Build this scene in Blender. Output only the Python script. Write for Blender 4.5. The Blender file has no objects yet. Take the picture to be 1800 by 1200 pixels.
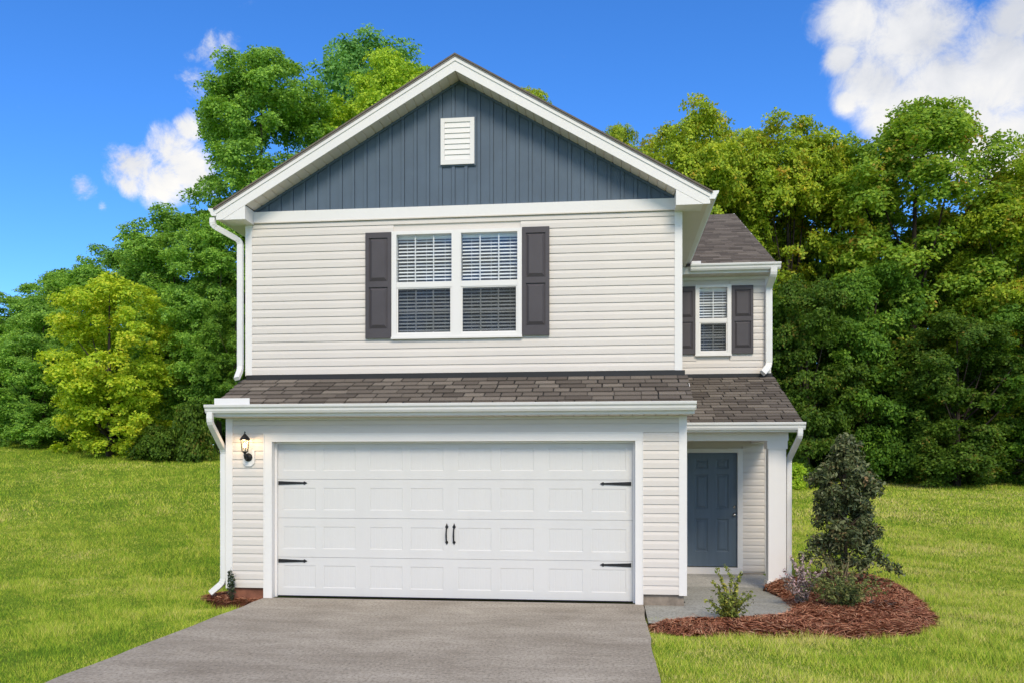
import bpy, math, random
import numpy as np
from mathutils import Matrix, Vector

R = math.radians
S = bpy.context.scene
COL = S.collection
rnd = random.Random(7)
rng = np.random.default_rng(11)

# ------------------------------------------------------------------ camera
CAM = (4.7949, -11.6965, 1.8643)
YAW = 0.1134
cam_d = bpy.data.cameras.new("camera")
cam_d.sensor_width = 36.0
cam_d.lens = 1536.27 / 1800 * 36
cam_d.shift_y = (813.87 - 600) / 1800
cam_d.clip_end = 2000
cam_o = bpy.data.objects.new("camera", cam_d)
cam_o.location = CAM
cam_o.rotation_euler = (R(90), 0, YAW)
COL.objects.link(cam_o)
S.camera = cam_o

# ------------------------------------------------------------------ sky and sun
SUN_EL, SUN_AZ = 41.0, 16.0          # azimuth from behind the camera, towards its right
sdir = Vector((math.sin(R(SUN_AZ)) * math.cos(R(SUN_EL)), -math.cos(R(SUN_AZ)) * math.cos(R(SUN_EL)), math.sin(R(SUN_EL))))
sun_d = bpy.data.lights.new("sun", 'SUN')
sun_d.energy = 2.6
sun_d.angle = R(22)
sun_d.color = (1.0, 0.88, 0.70)
sun_o = bpy.data.objects.new("sun", sun_d)
sun_o.rotation_euler = sdir.to_track_quat('Z', 'Y').to_euler()
sun_o.location = sdir * 60
COL.objects.link(sun_o)

world = bpy.data.worlds.new("World")
S.world = world
world.use_nodes = True
wt = world.node_tree
for n in list(wt.nodes):
    wt.nodes.remove(n)


class NT:
    """small helper for building node trees"""
    def __init__(self, tree):
        self.t = tree

    def n(self, typ, **kw):
        nd = self.t.nodes.new(typ)
        ins = kw.pop('ins', {})
        for k, v in kw.items():
            setattr(nd, k, v)
        for k, v in ins.items():
            self.put(nd.inputs[k], v)
        return nd

    def put(self, sock, v):
        if isinstance(v, bpy.types.NodeSocket):
            self.t.links.new(v, sock)
        else:
            sock.default_value = v

    def math(self, op, a, b=None, c=None, clamp=False):
        nd = self.t.nodes.new('ShaderNodeMath')
        nd.operation = op
        nd.use_clamp = clamp
        for i, v in enumerate((a, b, c)):
            if v is not None:
                self.put(nd.inputs[i], v)
        return nd.outputs[0]

    def vmath(self, op, a, b=None, out=0):
        nd = self.t.nodes.new('ShaderNodeVectorMath')
        nd.operation = op
        self.put(nd.inputs[0], a)
        if b is not None:
            self.put(nd.inputs[3 if op == 'SCALE' else 1], b)
        return nd.outputs[out]

    def smooth(self, v, lo, hi, a=0.0, b=1.0):
        nd = self.t.nodes.new('ShaderNodeMapRange')
        nd.interpolation_type = 'SMOOTHSTEP'
        for i, x in enumerate((v, lo, hi, a, b)):
            self.put(nd.inputs[i], x)
        return nd.outputs[0]

    def noise(self, vec, scale, detail=4, rough=.55, dist=0.0, out=0):
        nd = self.t.nodes.new('ShaderNodeTexNoise')
        if vec is not None:
            self.put(nd.inputs['Vector'], vec)
        nd.inputs['Scale'].default_value = scale
        nd.inputs['Detail'].default_value = detail
        nd.inputs['Roughness'].default_value = rough
        nd.inputs['Distortion'].default_value = dist
        return nd.outputs[out]

    def mix(self, fac, a, b, mode='MIX'):
        nd = self.t.nodes.new('ShaderNodeMix')
        nd.data_type = 'RGBA'
        nd.blend_type = mode
        self.put(nd.inputs[0], fac)
        for i, v in ((6, a), (7, b)):
            if isinstance(v, (tuple, list)) and len(v) == 3:
                v = (*v, 1)
            self.put(nd.inputs[i], v)
        return nd.outputs[2]

    def ramp(self, fac, stops, interp='LINEAR'):
        nd = self.t.nodes.new('ShaderNodeValToRGB')
        cr = nd.color_ramp
        cr.interpolation = interp
        while len(cr.elements) < len(stops):
            cr.elements.new(.5)
        for e, (p, c) in zip(cr.elements, stops):
            e.position = p
            e.color = (*c, 1)
        self.put(nd.inputs[0], fac)
        return nd.outputs[0]


w = NT(wt)
sky = w.n('ShaderNodeTexSky', sky_type='NISHITA', sun_disc=False, sun_elevation=R(SUN_EL),
          sun_rotation=math.atan2(sdir.x, sdir.y), altitude=3000, air_density=1.0, dust_density=0.0, ozone_density=5.0)
hs = w.n('ShaderNodeHueSaturation', ins={'Hue': 0.506, 'Saturation': 1.21, 'Value': 1.64, 'Color': sky.outputs[0]})
sky_col = hs.outputs[0]
tc = w.n('ShaderNodeTexCoord')
dirv = tc.outputs['Generated']
CUMULUS = [(-0.4738, 0.8292, 0.2964, 0.0246), (-0.4427, 0.8386, 0.3173, 0.024), (-0.4285, 0.8525, 0.2995, 0.0255),
           (-0.4543, 0.8433, 0.287, 0.024), (-0.4251, 0.8396, 0.3382, 0.0142), (-0.4831, 0.8297, 0.2797, 0.0106)]
WISPS = [(-0.396, 0.8229, 0.4075, 0.014), (-0.3779, 0.8283, 0.4136, 0.0098), (-0.4136, 0.817, 0.4017, 0.0069),
         (-0.4087, 0.8308, 0.3778, 0.0141), (-0.3915, 0.8385, 0.3791, 0.011), (-0.5188, 0.811, 0.2706, 0.0087),
         (-0.5064, 0.823, 0.2574, 0.0047)]
BANK = [(0.2318, 0.8751, 0.4248, 0.0358), (0.2529, 0.8934, 0.3712, 0.0387), (0.2822, 0.8684, 0.4077, 0.0538),
        (0.3175, 0.8806, 0.3517, 0.058), (0.3604, 0.8597, 0.3621, 0.0593), (0.3661, 0.8384, 0.4039, 0.0337),
        (0.2703, 0.898, 0.3471, 0.0359), (0.3864, 0.8732, 0.297, 0.0277), (0.2339, 0.9034, 0.3594, 0.018),
        (0.2248, 0.8891, 0.3987, 0.021), (0.44, 0.82, 0.36, 0.09), (0.40, 0.80, 0.46, 0.07), (0.55, 0.74, 0.38, 0.12), (0.345, 0.885, 0.312, .05), (0.30, 0.90, 0.325, .035), (0.375, 0.88, 0.30, .05), (0.42, .86, .28, .06)]


def blobs(lst, k):
    acc = None
    for x, y, z, r in lst:
        d = w.vmath('DISTANCE', dirv, (x, y, z), out=1)
        m = w.smooth(d, r * k, r * .15, 0, 1)
        acc = m if acc is None else w.math('MAXIMUM', acc, m)
    return acc


n_big = w.noise(dirv, 24, 12, .70, .35)
n_mid = w.noise(dirv, 8, 6, .6)
n_sh = w.noise(w.vmath('ADD', dirv, (.13, .02, .07)), 10, 4, .5, .2)
cov_c = w.math('ADD', blobs(CUMULUS, 1.9), w.math('MULTIPLY', w.math('SUBTRACT', n_big, .5), 2.3))
cov_w = w.math('ADD', w.math('MULTIPLY', blobs(WISPS, 2.4), .55), w.math('MULTIPLY', w.math('SUBTRACT', n_big, .5), 2.4))
cov_b = w.math('ADD', blobs(BANK, 1.5), w.math('MULTIPLY', w.math('SUBTRACT', n_big, .5), 1.3))
m_c = w.smooth(w.math('MULTIPLY', cov_c, w.smooth(blobs(CUMULUS, 1.9), .0, .3)), .22, 1.05)
m_w = w.smooth(w.math('MULTIPLY', cov_w, w.smooth(blobs(WISPS, 2.4), .0, .3)), .26, 1.1)
m_b = w.smooth(cov_b, .18, .95)
# scattered fair-weather cloud over the rest of the sky
sep = w.n('ShaderNodeSeparateXYZ', ins={0: dirv})
away = w.smooth(w.vmath('DISTANCE', dirv, (-0.11, 0.93, 0.35), out=1), .62, 1.05)
up = w.smooth(sep.outputs[2], .0, .12)
m_r = w.math('MULTIPLY', w.smooth(w.math('ADD', n_mid, w.math('MULTIPLY', w.math('SUBTRACT', n_big, .5), .3)), .40, .58), w.math('MULTIPLY', away, up))
mask = w.math('MAXIMUM', w.math('MAXIMUM', m_c, m_w), w.math('MAXIMUM', m_b, m_r), clamp=True)
thick = w.math('MAXIMUM', cov_c, cov_b)
shade = w.math('ADD', w.math('MULTIPLY', n_sh, .85), w.math('MULTIPLY', w.math('SUBTRACT', n_big, .5), .28))
cloud_col = w.ramp(shade, [(.26, (.68, .71, .78)), (.42, (.86, .87, .90)), (.56, (1.02, 1.0, .965))])
cloud_col = w.vmath('SCALE', cloud_col, 6.1)
final = w.mix(mask, sky_col, cloud_col)
bg = w.n('ShaderNodeBackground', ins={'Color': final, 'Strength': 0.15})
wo = w.n('ShaderNodeOutputWorld', ins={'Surface': bg.outputs[0]})

S.render.engine = 'CYCLES'
S.cycles.use_denoising = True
S.cycles.max_bounces = 6
S.cycles.diffuse_bounces = 3
S.cycles.glossy_bounces = 3
S.cycles.transparent_max_bounces = 12
S.cycles.transmission_bounces = 4
S.cycles.caustics_reflective = False
S.cycles.caustics_refractive = False
S.view_settings.view_transform = 'Standard'
S.view_settings.look = 'None'
S.view_settings.exposure = 0.12
S.view_settings.gamma = 1.0

# ------------------------------------------------------------------ materials
MATS = {}


def new_mat(name):
    m = bpy.data.materials.new(name)
    m.use_nodes = True
    for n in list(m.node_tree.nodes):
        m.node_tree.nodes.remove(n)
    t = NT(m.node_tree)
    out = t.n('ShaderNodeOutputMaterial')
    MATS[name] = m
    return m, t, out


def paint(name, col, rough=.5, var=.06, scale=1.2, bump=0.0, bscale=200, metal=0.0, spec=.4, dirt=None, stretch=None):
    """painted / moulded surface: slow tone drift, faint dirt, fine relief"""
    m, t, out = new_mat(name)
    co = t.n('ShaderNodeTexCoord').outputs['Object']
    vec = co
    if stretch:
        vec = t.n('ShaderNodeMapping', ins={'Vector': co, 'Scale': stretch}).outputs[0]
    n1 = t.noise(vec, scale, 5, .6)
    c2 = tuple(c * (1 - var * 2) for c in col)
    c3 = tuple(min(1, c * (1 + var)) for c in col)
    colr = t.ramp(n1, [(.3, c2), (.6, col), (.8, c3)])
    if dirt:
        n2 = t.noise(co, 5, 8, .7)
        colr = t.mix(t.smooth(n2, .56, .8, 0, .45), colr, dirt)
    p = t.n('ShaderNodeBsdfPrincipled', ins={'Base Color': colr, 'Roughness': rough, 'Metallic': metal, 'Specular IOR Level': spec})
    if bump:
        nb = t.noise(vec, bscale, 2, .5)
        b = t.n('ShaderNodeBump', ins={'Strength': bump, 'Distance': .002, 'Height': nb})
        t.put(p.inputs['Normal'], b.outputs[0])
    t.put(out.inputs[0], p.outputs[0])
    return m


paint('vinyl', (.70, .652, .595), .55, .035, 1.5, .25, 90, dirt=(.66, .61, .55), stretch=(.4, 1, 3))
paint('trim', (.80, .78, .75), .5, .02, 1.0, dirt=(.74, .72, .69))
paint('gutter_white', (.80, .79, .765), .4, .03, 2.0, dirt=(.70, .69, .65))
paint('soffit', (.74, .68, .61), .6, .03, 1.5)
paint('garage_white', (.67, .665, .645), .5, .015, .8, .35, 60, stretch=(6, 1, .6))
paint('gable_blue', (.092, .132, .180), .6, .06, 2.0, .5, 260, dirt=(.105, .15, .20))
paint('door_blue', (.112, .155, .198), .45, .06, 2.0, .35, 120, stretch=(6, 1, .8))
paint('shutter', (.070, .062, .068), .55, .06, 3.0, .5, 260)
paint('black_iron', (.012, .012, .013), .5, .1, 10, .4, 150)
paint('dark_flash', (.02, .021, .023), .6, .1, 6)
paint('rubber', (.012, .013, .014), .8, .1, 4)
paint('nickel', (.55, .53, .50), .25, .05, 4, metal=1.0)
paint('block', (.30, .25, .20), .9, .25, 6, .8, 60, dirt=(.16, .13, .11))
paint('red_clay', (.27, .11, .065), .95, .25, 6, .8, 60)
paint('brown_drip', (.34, .28, .25), .5, .05, 2)
paint('slat', (.86, .88, .88), .45, .03, 3)
paint('interior', (.075, .085, .095), .9, .1, 1)
paint('bark', (.075, .055, .042), .95, .35, 3, 1.0, 22, stretch=(3, 3, .5))
paint('twig', (.17, .12, .08), .9, .3, 8)
paint('weed_stem', (.36, .27, .15), .9, .3, 8)
paint('pale_debris', (.52, .43, .32), .9, .2, 12)
paint('dark_debris', (.06, .045, .038), .95, .3, 12, .8, 60)

# concrete
def concrete(name, c_lo, c_hi, stretch, scale, rot):
    m, t, out = new_mat(name)
    co = t.n('ShaderNodeTexCoord').outputs['Object']
    mp = t.n('ShaderNodeMapping', ins={'Vector': co, 'Scale': stretch, 'Rotation': (0, 0, rot)}).outputs[0]
    streak = t.noise(mp, scale, 6, .65, .6)
    big = t.noise(co, .9, 5, .6, .4)
    grit = t.noise(t.n('ShaderNodeMapping', ins={'Vector': co, 'Scale': (1, .6, 1)}).outputs[0], 34, 5, .8)
    f = t.math('ADD', t.math('MULTIPLY', streak, .45), t.math('MULTIPLY', big, .55))
    c = t.ramp(f, [(.33, c_lo), (.50, tuple((a + b) / 2 for a, b in zip(c_lo, c_hi))), (.66, c_hi)])
    c = t.mix(t.smooth(grit, .46, .70, 0, .85), c, tuple(x * .50 for x in c_lo))
    c = t.mix(t.smooth(grit, .46, .28, 0, .75), c, tuple(min(1, x * 1.28) for x in c_hi))
    b = t.n('ShaderNodeBump', ins={'Strength': .5, 'Distance': .004, 'Height': grit})
    p = t.n('ShaderNodeBsdfPrincipled', ins={'Base Color': c, 'Roughness': .88, 'Specular IOR Level': .3, 'Normal': b.outputs[0]})
    t.put(out.inputs[0], p.outputs[0])


concrete('drive_concrete', (.235, .200, .155), (.46, .41, .338), (.6, 2.4, 1), 1.3, R(-40))
concrete('porch_concrete', (.40, .385, .34), (.56, .54, .49), (.8, 3.0, 1), 1.3, R(8))
concrete('walk_concrete', (.26, .255, .22), (.42, .41, .36), (.8, 3.0, 1), 1.3, R(8))

# roof shingles: one tone per shingle
def shingle_mat(name, island):
    m, t, out = new_mat(name)
    co = t.n('ShaderNodeTexCoord').outputs['Object']
    if island:
        r = t.n('ShaderNodeNewGeometry').outputs['Random Per Island']
    else:
        r = t.n('ShaderNodeObjectInfo').outputs['Random']
    c = t.ramp(r, [(0, (.135, .112, .092)), (.35, (.19, .160, .132)), (.75, (.24, .204, .168)), (1, (.32, .275, .225))])
    g = t.noise(t.n('ShaderNodeNewGeometry').outputs['Position'], 130, 3, .8)
    c = t.mix(t.smooth(g, .38, .68, .55, 0), c, (.035, .030, .027))
    b = t.n('ShaderNodeBump', ins={'Strength': .6, 'Distance': .004, 'Height': g})
    p = t.n('ShaderNodeBsdfPrincipled', ins={'Base Color': c, 'Roughness': .95, 'Specular IOR Level': .2, 'Normal': b.outputs[0]})
    t.put(out.inputs[0], p.outputs[0])


shingle_mat('shingle', False)
shingle_mat('shingle_far', True)

# glass, insect screen
m, t, out = new_mat('glass')
lw = t.n('ShaderNodeLayerWeight', ins={'Blend': .5})
refl = t.math('ADD', t.math('MULTIPLY', t.math('POWER', lw.outputs['Facing'], 4.0), .6), .035)
tr = t.n('ShaderNodeBsdfTransparent', ins={'Color': (.97, .985, .99, 1)})
gl = t.n('ShaderNodeBsdfGlossy', ins={'Roughness': .02, 'Color': (.9, .95, 1, 1)})
mx = t.n('ShaderNodeMixShader', ins={0: refl, 1: tr.outputs[0], 2: gl.outputs[0]})
t.put(out.inputs[0], mx.outputs[0])
m, t, out = new_mat('lamp_glass')
tr = t.n('ShaderNodeBsdfTransparent', ins={'Color': (.97, .95, .9, 1)})
gl = t.n('ShaderNodeBsdfGlossy', ins={'Roughness': .08})
mx = t.n('ShaderNodeMixShader', ins={0: .08, 1: tr.outputs[0], 2: gl.outputs[0]})
t.put(out.inputs[0], mx.outputs[0])
m, t, out = new_mat('insect_screen')
tr = t.n('ShaderNodeBsdfTransparent')
df = t.n('ShaderNodeBsdfDiffuse', ins={'Color': (.04, .042, .04, 1)})
mx = t.n('ShaderNodeMixShader', ins={0: .30, 1: tr.outputs[0], 2: df.outputs[0]})
t.put(out.inputs[0], mx.outputs[0])
m, t, out = new_mat('bulb')
em = t.n('ShaderNodeEmission', ins={'Color': (1, .72, .36, 1), 'Strength': 14})
t.put(out.inputs[0], em.outputs[0])


# foliage: tone per leaf plus slow drift through the crown
def leaf_mat(name, dark, mid, light, accent=None, acc_amt=0.0, trans=.42, scale=.5, rough=.6):
    m, t, out = new_mat(name)
    r = t.n('ShaderNodeNewGeometry').outputs['Random Per Island']
    pos = t.n('ShaderNodeNewGeometry').outputs['Position']
    nz = t.noise(pos, scale, 4, .6)
    f = t.math('ADD', t.math('MULTIPLY', r, .55), t.math('MULTIPLY', nz, .5))
    c = t.ramp(f, [(.18, dark), (.5, mid), (.82, light)])
    if accent:
        n2 = t.noise(pos, scale * 1.7, 5, .65)
        a = t.math('MULTIPLY', t.smooth(n2, .50, .68), t.smooth(t.n('ShaderNodeTexWhiteNoise', noise_dimensions='1D', ins={'W': r}).outputs[0], 1 - acc_amt, 1 - acc_amt * .4))
        c = t.mix(a, c, accent)
    p = t.n('ShaderNodeBsdfPrincipled', ins={'Base Color': c, 'Roughness': rough, 'Specular IOR Level': .25})
    tl = t.n('ShaderNodeBsdfTranslucent', ins={'Color': t.mix(1.0, c, (1.25, 1.15, .7), 'MULTIPLY')})
    mx = t.n('ShaderNodeMixShader', ins={0: trans, 1: p.outputs[0], 2: tl.outputs[0]})
    t.put(out.inputs[0], mx.outputs[0])


leaf_mat('leaf_green', (0.110, 0.236, 0.045), (0.236, 0.458, 0.068), (0.443, 0.694, 0.096))
leaf_mat('leaf_blue', (0.089, 0.239, 0.065), (0.194, 0.433, 0.107), (0.358, 0.625, 0.163))
leaf_mat('leaf_lime', (0.179, 0.329, 0.031), (0.389, 0.612, 0.042), (0.625, 0.750, 0.065))
leaf_mat('leaf_yellow', (.20, .36, .024), (.46, .64, .040), (.74, .80, .060), (.84, .76, .07), .7)
leaf_mat('leaf_autumn', (0.150, 0.254, 0.024), (0.342, 0.492, 0.036), (0.596, 0.671, 0.054), (0.750, 0.478, 0.065), .6)
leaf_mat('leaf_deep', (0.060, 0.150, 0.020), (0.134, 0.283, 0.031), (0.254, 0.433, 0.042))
leaf_mat('leaf_vine', (0.119, 0.239, 0.031), (0.269, 0.448, 0.042), (0.448, 0.596, 0.065), (0.715, 0.389, 0.089), .4)
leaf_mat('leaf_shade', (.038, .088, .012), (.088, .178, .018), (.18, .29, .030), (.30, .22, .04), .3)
leaf_mat('leaf_holly', (.035, .052, .020), (.085, .112, .042), (.22, .245, .11), (.32, .21, .10), .4, .12, 3.0, .38)
leaf_mat('leaf_shrub', (.07, .11, .025), (.19, .24, .045), (.42, .44, .075), (.66, .56, .08), .6, .25, 3.0, .45)
leaf_mat('leaf_pink', (.10, .13, .07), (.34, .27, .24), (.70, .52, .52), (.80, .50, .55), .7, .2, 5.0, .6)
leaf_mat('leaf_low', (.045, .07, .022), (.12, .16, .045), (.30, .32, .09), (.40, .27, .13), .5, .2, 3.0, .5)
leaf_mat('leaf_upright', (.015, .028, .014), (.035, .055, .025), (.085, .11, .06), None, 0, .15, 4.0, .45)

# grass
m, t, out = new_mat('grass_blade')
r = t.n('ShaderNodeNewGeometry').outputs['Random Per Island']
pos = t.n('ShaderNodeNewGeometry').outputs['Position']
n1 = t.noise(pos, .42, 4, .6)
n2 = t.noise(pos, 2.2, 4, .6)
px = t.n('ShaderNodeSeparateXYZ', ins={0: pos}).outputs[0]
n3 = t.noise(pos, 9, 3, .6)
f = t.math('ADD', t.math('MULTIPLY', r, .54), .225)
for q_, a_ in ((n1, .95), (n2, .55), (n3, .35)):
    f = t.math('ADD', f, t.math('MULTIPLY', t.math('SUBTRACT', q_, .5), a_))
f = t.math('ADD', f, t.smooth(px, 0, 9, 0, .13))
c = t.ramp(f, [(.26, (.10, .23, .014)), (.42, (.29, .51, .032)), (.57, (.54, .70, .056)), (.72, (.76, .77, .12)), (.88, (.82, .72, .28))])
gn = t.n('ShaderNodeNewGeometry').outputs['Normal']
nn = t.vmath('NORMALIZE', t.vmath('ADD', t.vmath('SCALE', gn, .45), (0, 0, .75)))
p = t.n('ShaderNodeBsdfPrincipled', ins={'Base Color': c, 'Roughness': .6, 'Specular IOR Level': .15, 'Normal': nn})
tl = t.n('ShaderNodeBsdfTranslucent', ins={'Color': c})
mx = t.n('ShaderNodeMixShader', ins={0: .2, 1: p.outputs[0], 2: tl.outputs[0]})
t.put(out.inputs[0], mx.outputs[0])
m, t, out = new_mat('turf')
pos = t.n('ShaderNodeNewGeometry').outputs['Position']
f = t.math('ADD', t.math('MULTIPLY', t.noise(pos, .5, 5, .6), .6), t.math('MULTIPLY', t.noise(pos, 14, 6, .75), .45))
c = t.ramp(f, [(.30, (.06, .10, .010)), (.52, (.16, .25, .020)), (.72, (.28, .34, .035))])
b = t.n('ShaderNodeBump', ins={'Strength': 1.0, 'Distance': .03, 'Height': t.noise(pos, 30, 5, .7)})
p = t.n('ShaderNodeBsdfPrincipled', ins={'Base Color': c, 'Roughness': .9, 'Specular IOR Level': .1, 'Normal': b.outputs[0]})
t.put(out.inputs[0], p.outputs[0])

m, t, out = new_mat('pine_straw')
r = t.n('ShaderNodeNewGeometry').outputs['Random Per Island']
pos = t.n('ShaderNodeNewGeometry').outputs['Position']
f = t.math('ADD', t.math('MULTIPLY', r, .7), t.math('MULTIPLY', t.noise(pos, 4, 4), .35))
c = t.ramp(f, [(.15, (.13, .045, .024)), (.42, (.34, .125, .068)), (.70, (.56, .24, .13)), (.95, (.80, .54, .34))])
p = t.n('ShaderNodeBsdfPrincipled', ins={'Base Color': c, 'Roughness': .7, 'Specular IOR Level': .3})
t.put(out.inputs[0], p.outputs[0])
m, t, out = new_mat('straw_soil')
pos = t.n('ShaderNodeNewGeometry').outputs['Position']
c = t.ramp(t.noise(pos, 18, 8, .75), [(.3, (.035, .014, .009)), (.55, (.105, .040, .022)), (.75, (.17, .07, .04))])
b = t.n('ShaderNodeBump', ins={'Strength': 1.0, 'Distance': .02, 'Height': t.noise(pos, 40, 6, .75)})
p = t.n('ShaderNodeBsdfPrincipled', ins={'Base Color': c, 'Roughness': .95, 'Specular IOR Level': .1, 'Normal': b.outputs[0]})
t.put(out.inputs[0], p.outputs[0])


# ------------------------------------------------------------------ mesh helpers
def link(name, me, mat=None, parent=None, loc=None, rot=None):
    o = bpy.data.objects.new(name, me)
    COL.objects.link(o)
    if mat and me is not None and len(me.materials) == 0:
        me.materials.append(MATS[mat])
    if parent is not None:
        o.parent = parent
        if parent.type == 'EMPTY':
            o.matrix_parent_inverse = Matrix.Translation(-parent.location)
    if loc:
        o.location = loc
    if rot:
        o.rotation_euler = rot
    return o


def tag(o, label=None, cat=None, group=None, kind=None):
    for k, v in (('label', label), ('category', cat), ('group', group), ('kind', kind)):
        if v:
            o[k] = v
    return o


def thing(name, loc, label, cat, group=None):
    o = bpy.data.objects.new(name, None)
    o.empty_display_size = .2
    COL.objects.link(o)
    o.location = loc
    return tag(o, label, cat, group)


class MB:
    def __init__(self):
        self.v, self.f = [], []

    def add(self, vs, fs):
        b = len(self.v)
        self.v += [tuple(p) for p in vs]
        self.f += [tuple(i + b for i in q) for q in fs]
        return self

    def box(self, x0, x1, y0, y1, z0, z1):
        vs = [(x0, y0, z0), (x1, y0, z0), (x1, y1, z0), (x0, y1, z0), (x0, y0, z1), (x1, y0, z1), (x1, y1, z1), (x0, y1, z1)]
        return self.add(vs, [(0, 3, 2, 1), (4, 5, 6, 7), (0, 1, 5, 4), (1, 2, 6, 5), (2, 3, 7, 6), (3, 0, 4, 7)])

    def prism(self, poly, a, b, axis):
        """extrude a 2-D polygon along an axis: 'x' (poly is y,z), 'y' (x,z), 'z' (x,y)"""
        def pt(p, t):
            return {'x': (t, p[0], p[1]), 'y': (p[0], t, p[1]), 'z': (p[0], p[1], t)}[axis]
        n = len(poly)
        area = sum(poly[i][0] * poly[(i + 1) % n][1] - poly[(i + 1) % n][0] * poly[i][1] for i in range(n))
        if (area < 0) != (axis == 'y'):
            poly = poly[::-1]
        vs = [pt(p, a) for p in poly] + [pt(p, b) for p in poly]
        fs = [tuple(range(n))[::-1], tuple(range(n, 2 * n))]
        fs += [(i, (i + 1) % n, n + (i + 1) % n, n + i) for i in range(n)]
        return self.add(vs, fs)

    def loft(self, pts, secs, cap=True):
        """tube through pts; secs(i) gives list of (u,v) offsets in the local frame"""
        pts = [Vector(p) for p in pts]
        rings = []
        ref = Vector((0, 1, 0))
        for i, p in enumerate(pts):
            d = (pts[min(i + 1, len(pts) - 1)] - pts[max(i - 1, 0)]).normalized()
            r = ref if abs(d.dot(ref)) < .95 else Vector((1, 0, 0))
            u = d.cross(r).normalized()
            v = u.cross(d).normalized()
            rings.append([p + u * a + v * b for a, b in secs(i)])
        n = len(rings[0])
        vs = [q for rg in rings for q in rg]
        fs = []
        for i in range(len(pts) - 1):
            for j in range(n):
                fs.append((i * n + j, i * n + (j + 1) % n, (i + 1) * n + (j + 1) % n, (i + 1) * n + j))
        if cap:
            fs.append(tuple(range(n))[::-1])
            fs.append(tuple(range((len(pts) - 1) * n, len(pts) * n)))
        return self.add(vs, fs)

    def tube(self, pts, rad, n=6):
        rr = rad if isinstance(rad, (list, tuple)) else [rad] * len(pts)
        return self.loft(pts, lambda i: [(rr[i] * math.cos(2 * math.pi * k / n), rr[i] * math.sin(2 * math.pi * k / n)) for k in range(n)])

    def lathe(self, prof, c, n=12):
        """prof: (r, z) around a vertical axis at c"""
        vs, fs = [], []
        for r_, z_ in prof:
            vs += [(c[0] + r_ * math.cos(2 * math.pi * k / n), c[1] + r_ * math.sin(2 * math.pi * k / n), c[2] + z_) for k in range(n)]
        for i in range(len(prof) - 1):
            for k in range(n):
                fs.append((i * n + k, i * n + (k + 1) % n, (i + 1) * n + (k + 1) % n, (i + 1) * n + k))
        fs.append(tuple(range(n))[::-1])
        fs.append(tuple(range((len(prof) - 1) * n, len(prof) * n)))
        return self.add(vs, fs)

    def mesh(self, name):
        me = bpy.data.meshes.new(name)
        me.from_pydata(self.v, [], self.f)
        me.update()
        return me

    def build(self, name, mat, parent=None, loc=None, rot=None, smooth=False):
        me = self.mesh(name)
        if smooth:
            me.shade_smooth()
        return link(name, me, mat, parent, loc, rot)


def np_mesh(name, verts, nper):
    """verts (N*nper,3): N separate polygons of nper corners"""
    verts = np.ascontiguousarray(verts, dtype=np.float32)
    nv = len(verts)
    npoly = nv // nper
    me = bpy.data.meshes.new(name)
    me.vertices.add(nv)
    me.vertices.foreach_set('co', verts.ravel())
    me.loops.add(nv)
    me.loops.foreach_set('vertex_index', np.arange(nv, dtype=np.int32))
    me.polygons.add(npoly)
    me.polygons.foreach_set('loop_start', np.arange(0, nv, nper, dtype=np.int32))
    me.update(calc_edges=True)
    return me


def box(name, mat, parent, *a):
    return MB().box(*a).build(name, mat, parent)


# ------------------------------------------------------------------ ground
def sstep(a, b, x):
    t_ = np.clip((x - a) / (b - a), 0, 1)
    return t_ * t_ * (3 - 2 * t_)


def ground_z(x, y):
    x = np.asarray(x, float)
    y = np.asarray(y, float)
    r_ = np.maximum(0, y - 2.0)
    H = 1.16 + 1.24 * sstep(8, -9, x) + .50 * sstep(-9, -22, x)
    z = -.06 + H * np.minimum(r_ / 22.0, 1) ** 1.12 + .012 * np.maximum(0, r_ - 22)
    dip = sstep(-1.0, -.3, x) * sstep(7.75, 7.4, x) * sstep(-.9, -.2, y) * sstep(15.5, 14, y)
    return z * (1 - dip) - .30 * dip


def axis_pts(lo, hi, n_lo, n_hi, step):
    fine = np.arange(lo, hi + 1e-6, step)
    return np.concatenate([-np.geomspace(-lo + 2, 400, n_lo)[::-1] if lo < 0 else [], fine, np.geomspace(hi + 2, 400, n_hi)])


gx = axis_pts(-34, 30, 10, 10, .4)
gy = axis_pts(-16, 34, 10, 10, .4)
GX, GY = np.meshgrid(gx, gy)
GZ = ground_z(GX, GY)
nx, ny = len(gx), len(gy)
me = bpy.data.meshes.new('lawn')
idx = np.arange(nx * ny).reshape(ny, nx)
quads = np.stack([idx[:-1, :-1], idx[:-1, 1:], idx[1:, 1:], idx[1:, :-1]], -1).reshape(-1, 4)
me.from_pydata(np.stack([GX, GY, GZ], -1).reshape(-1, 3).tolist(), [], quads.tolist())
me.shade_smooth()
tag(link('lawn', me, 'turf'), kind='structure')

# driveway slab, walkway, porch floor
drive = MB()
ys = np.linspace(-22, .02, 60)
lf = [0.0 + .012 * math.sin(k * 1.7) + .008 * math.sin(k * 4.1) for k in range(60)]
rt = [5.205 + .010 * math.sin(k * 1.3 + 1) + .006 * math.sin(k * 3.7) for k in range(60)]
lf[-1], rt[-1] = -.002, 5.205
vs = []
for k in range(60):
    for zz in (0.0, -.25):
        vs += [(lf[k], ys[k], zz), (rt[k], ys[k], zz)]
fs = []
for k in range(59):
    a, b = 4 * k, 4 * (k + 1)
    fs += [(a, a + 1, b + 1, b), (a, b, b + 2, a + 2), (a + 1, a + 3, b + 3, b + 1)]
drive.add(vs, fs)
tag(drive.build('driveway', 'drive_concrete'), kind='structure')
wpoly = [(5.228, -1.3), (6.95, -.9), (7.16, .1), (7.32, 1.1), (7.33, 2.78), (5.79, 2.78), (5.79, .02), (5.228, .02)]


def walk_z(y):
    return -.012 - .125 * float(sstep(-.2, 2.8, y))


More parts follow.
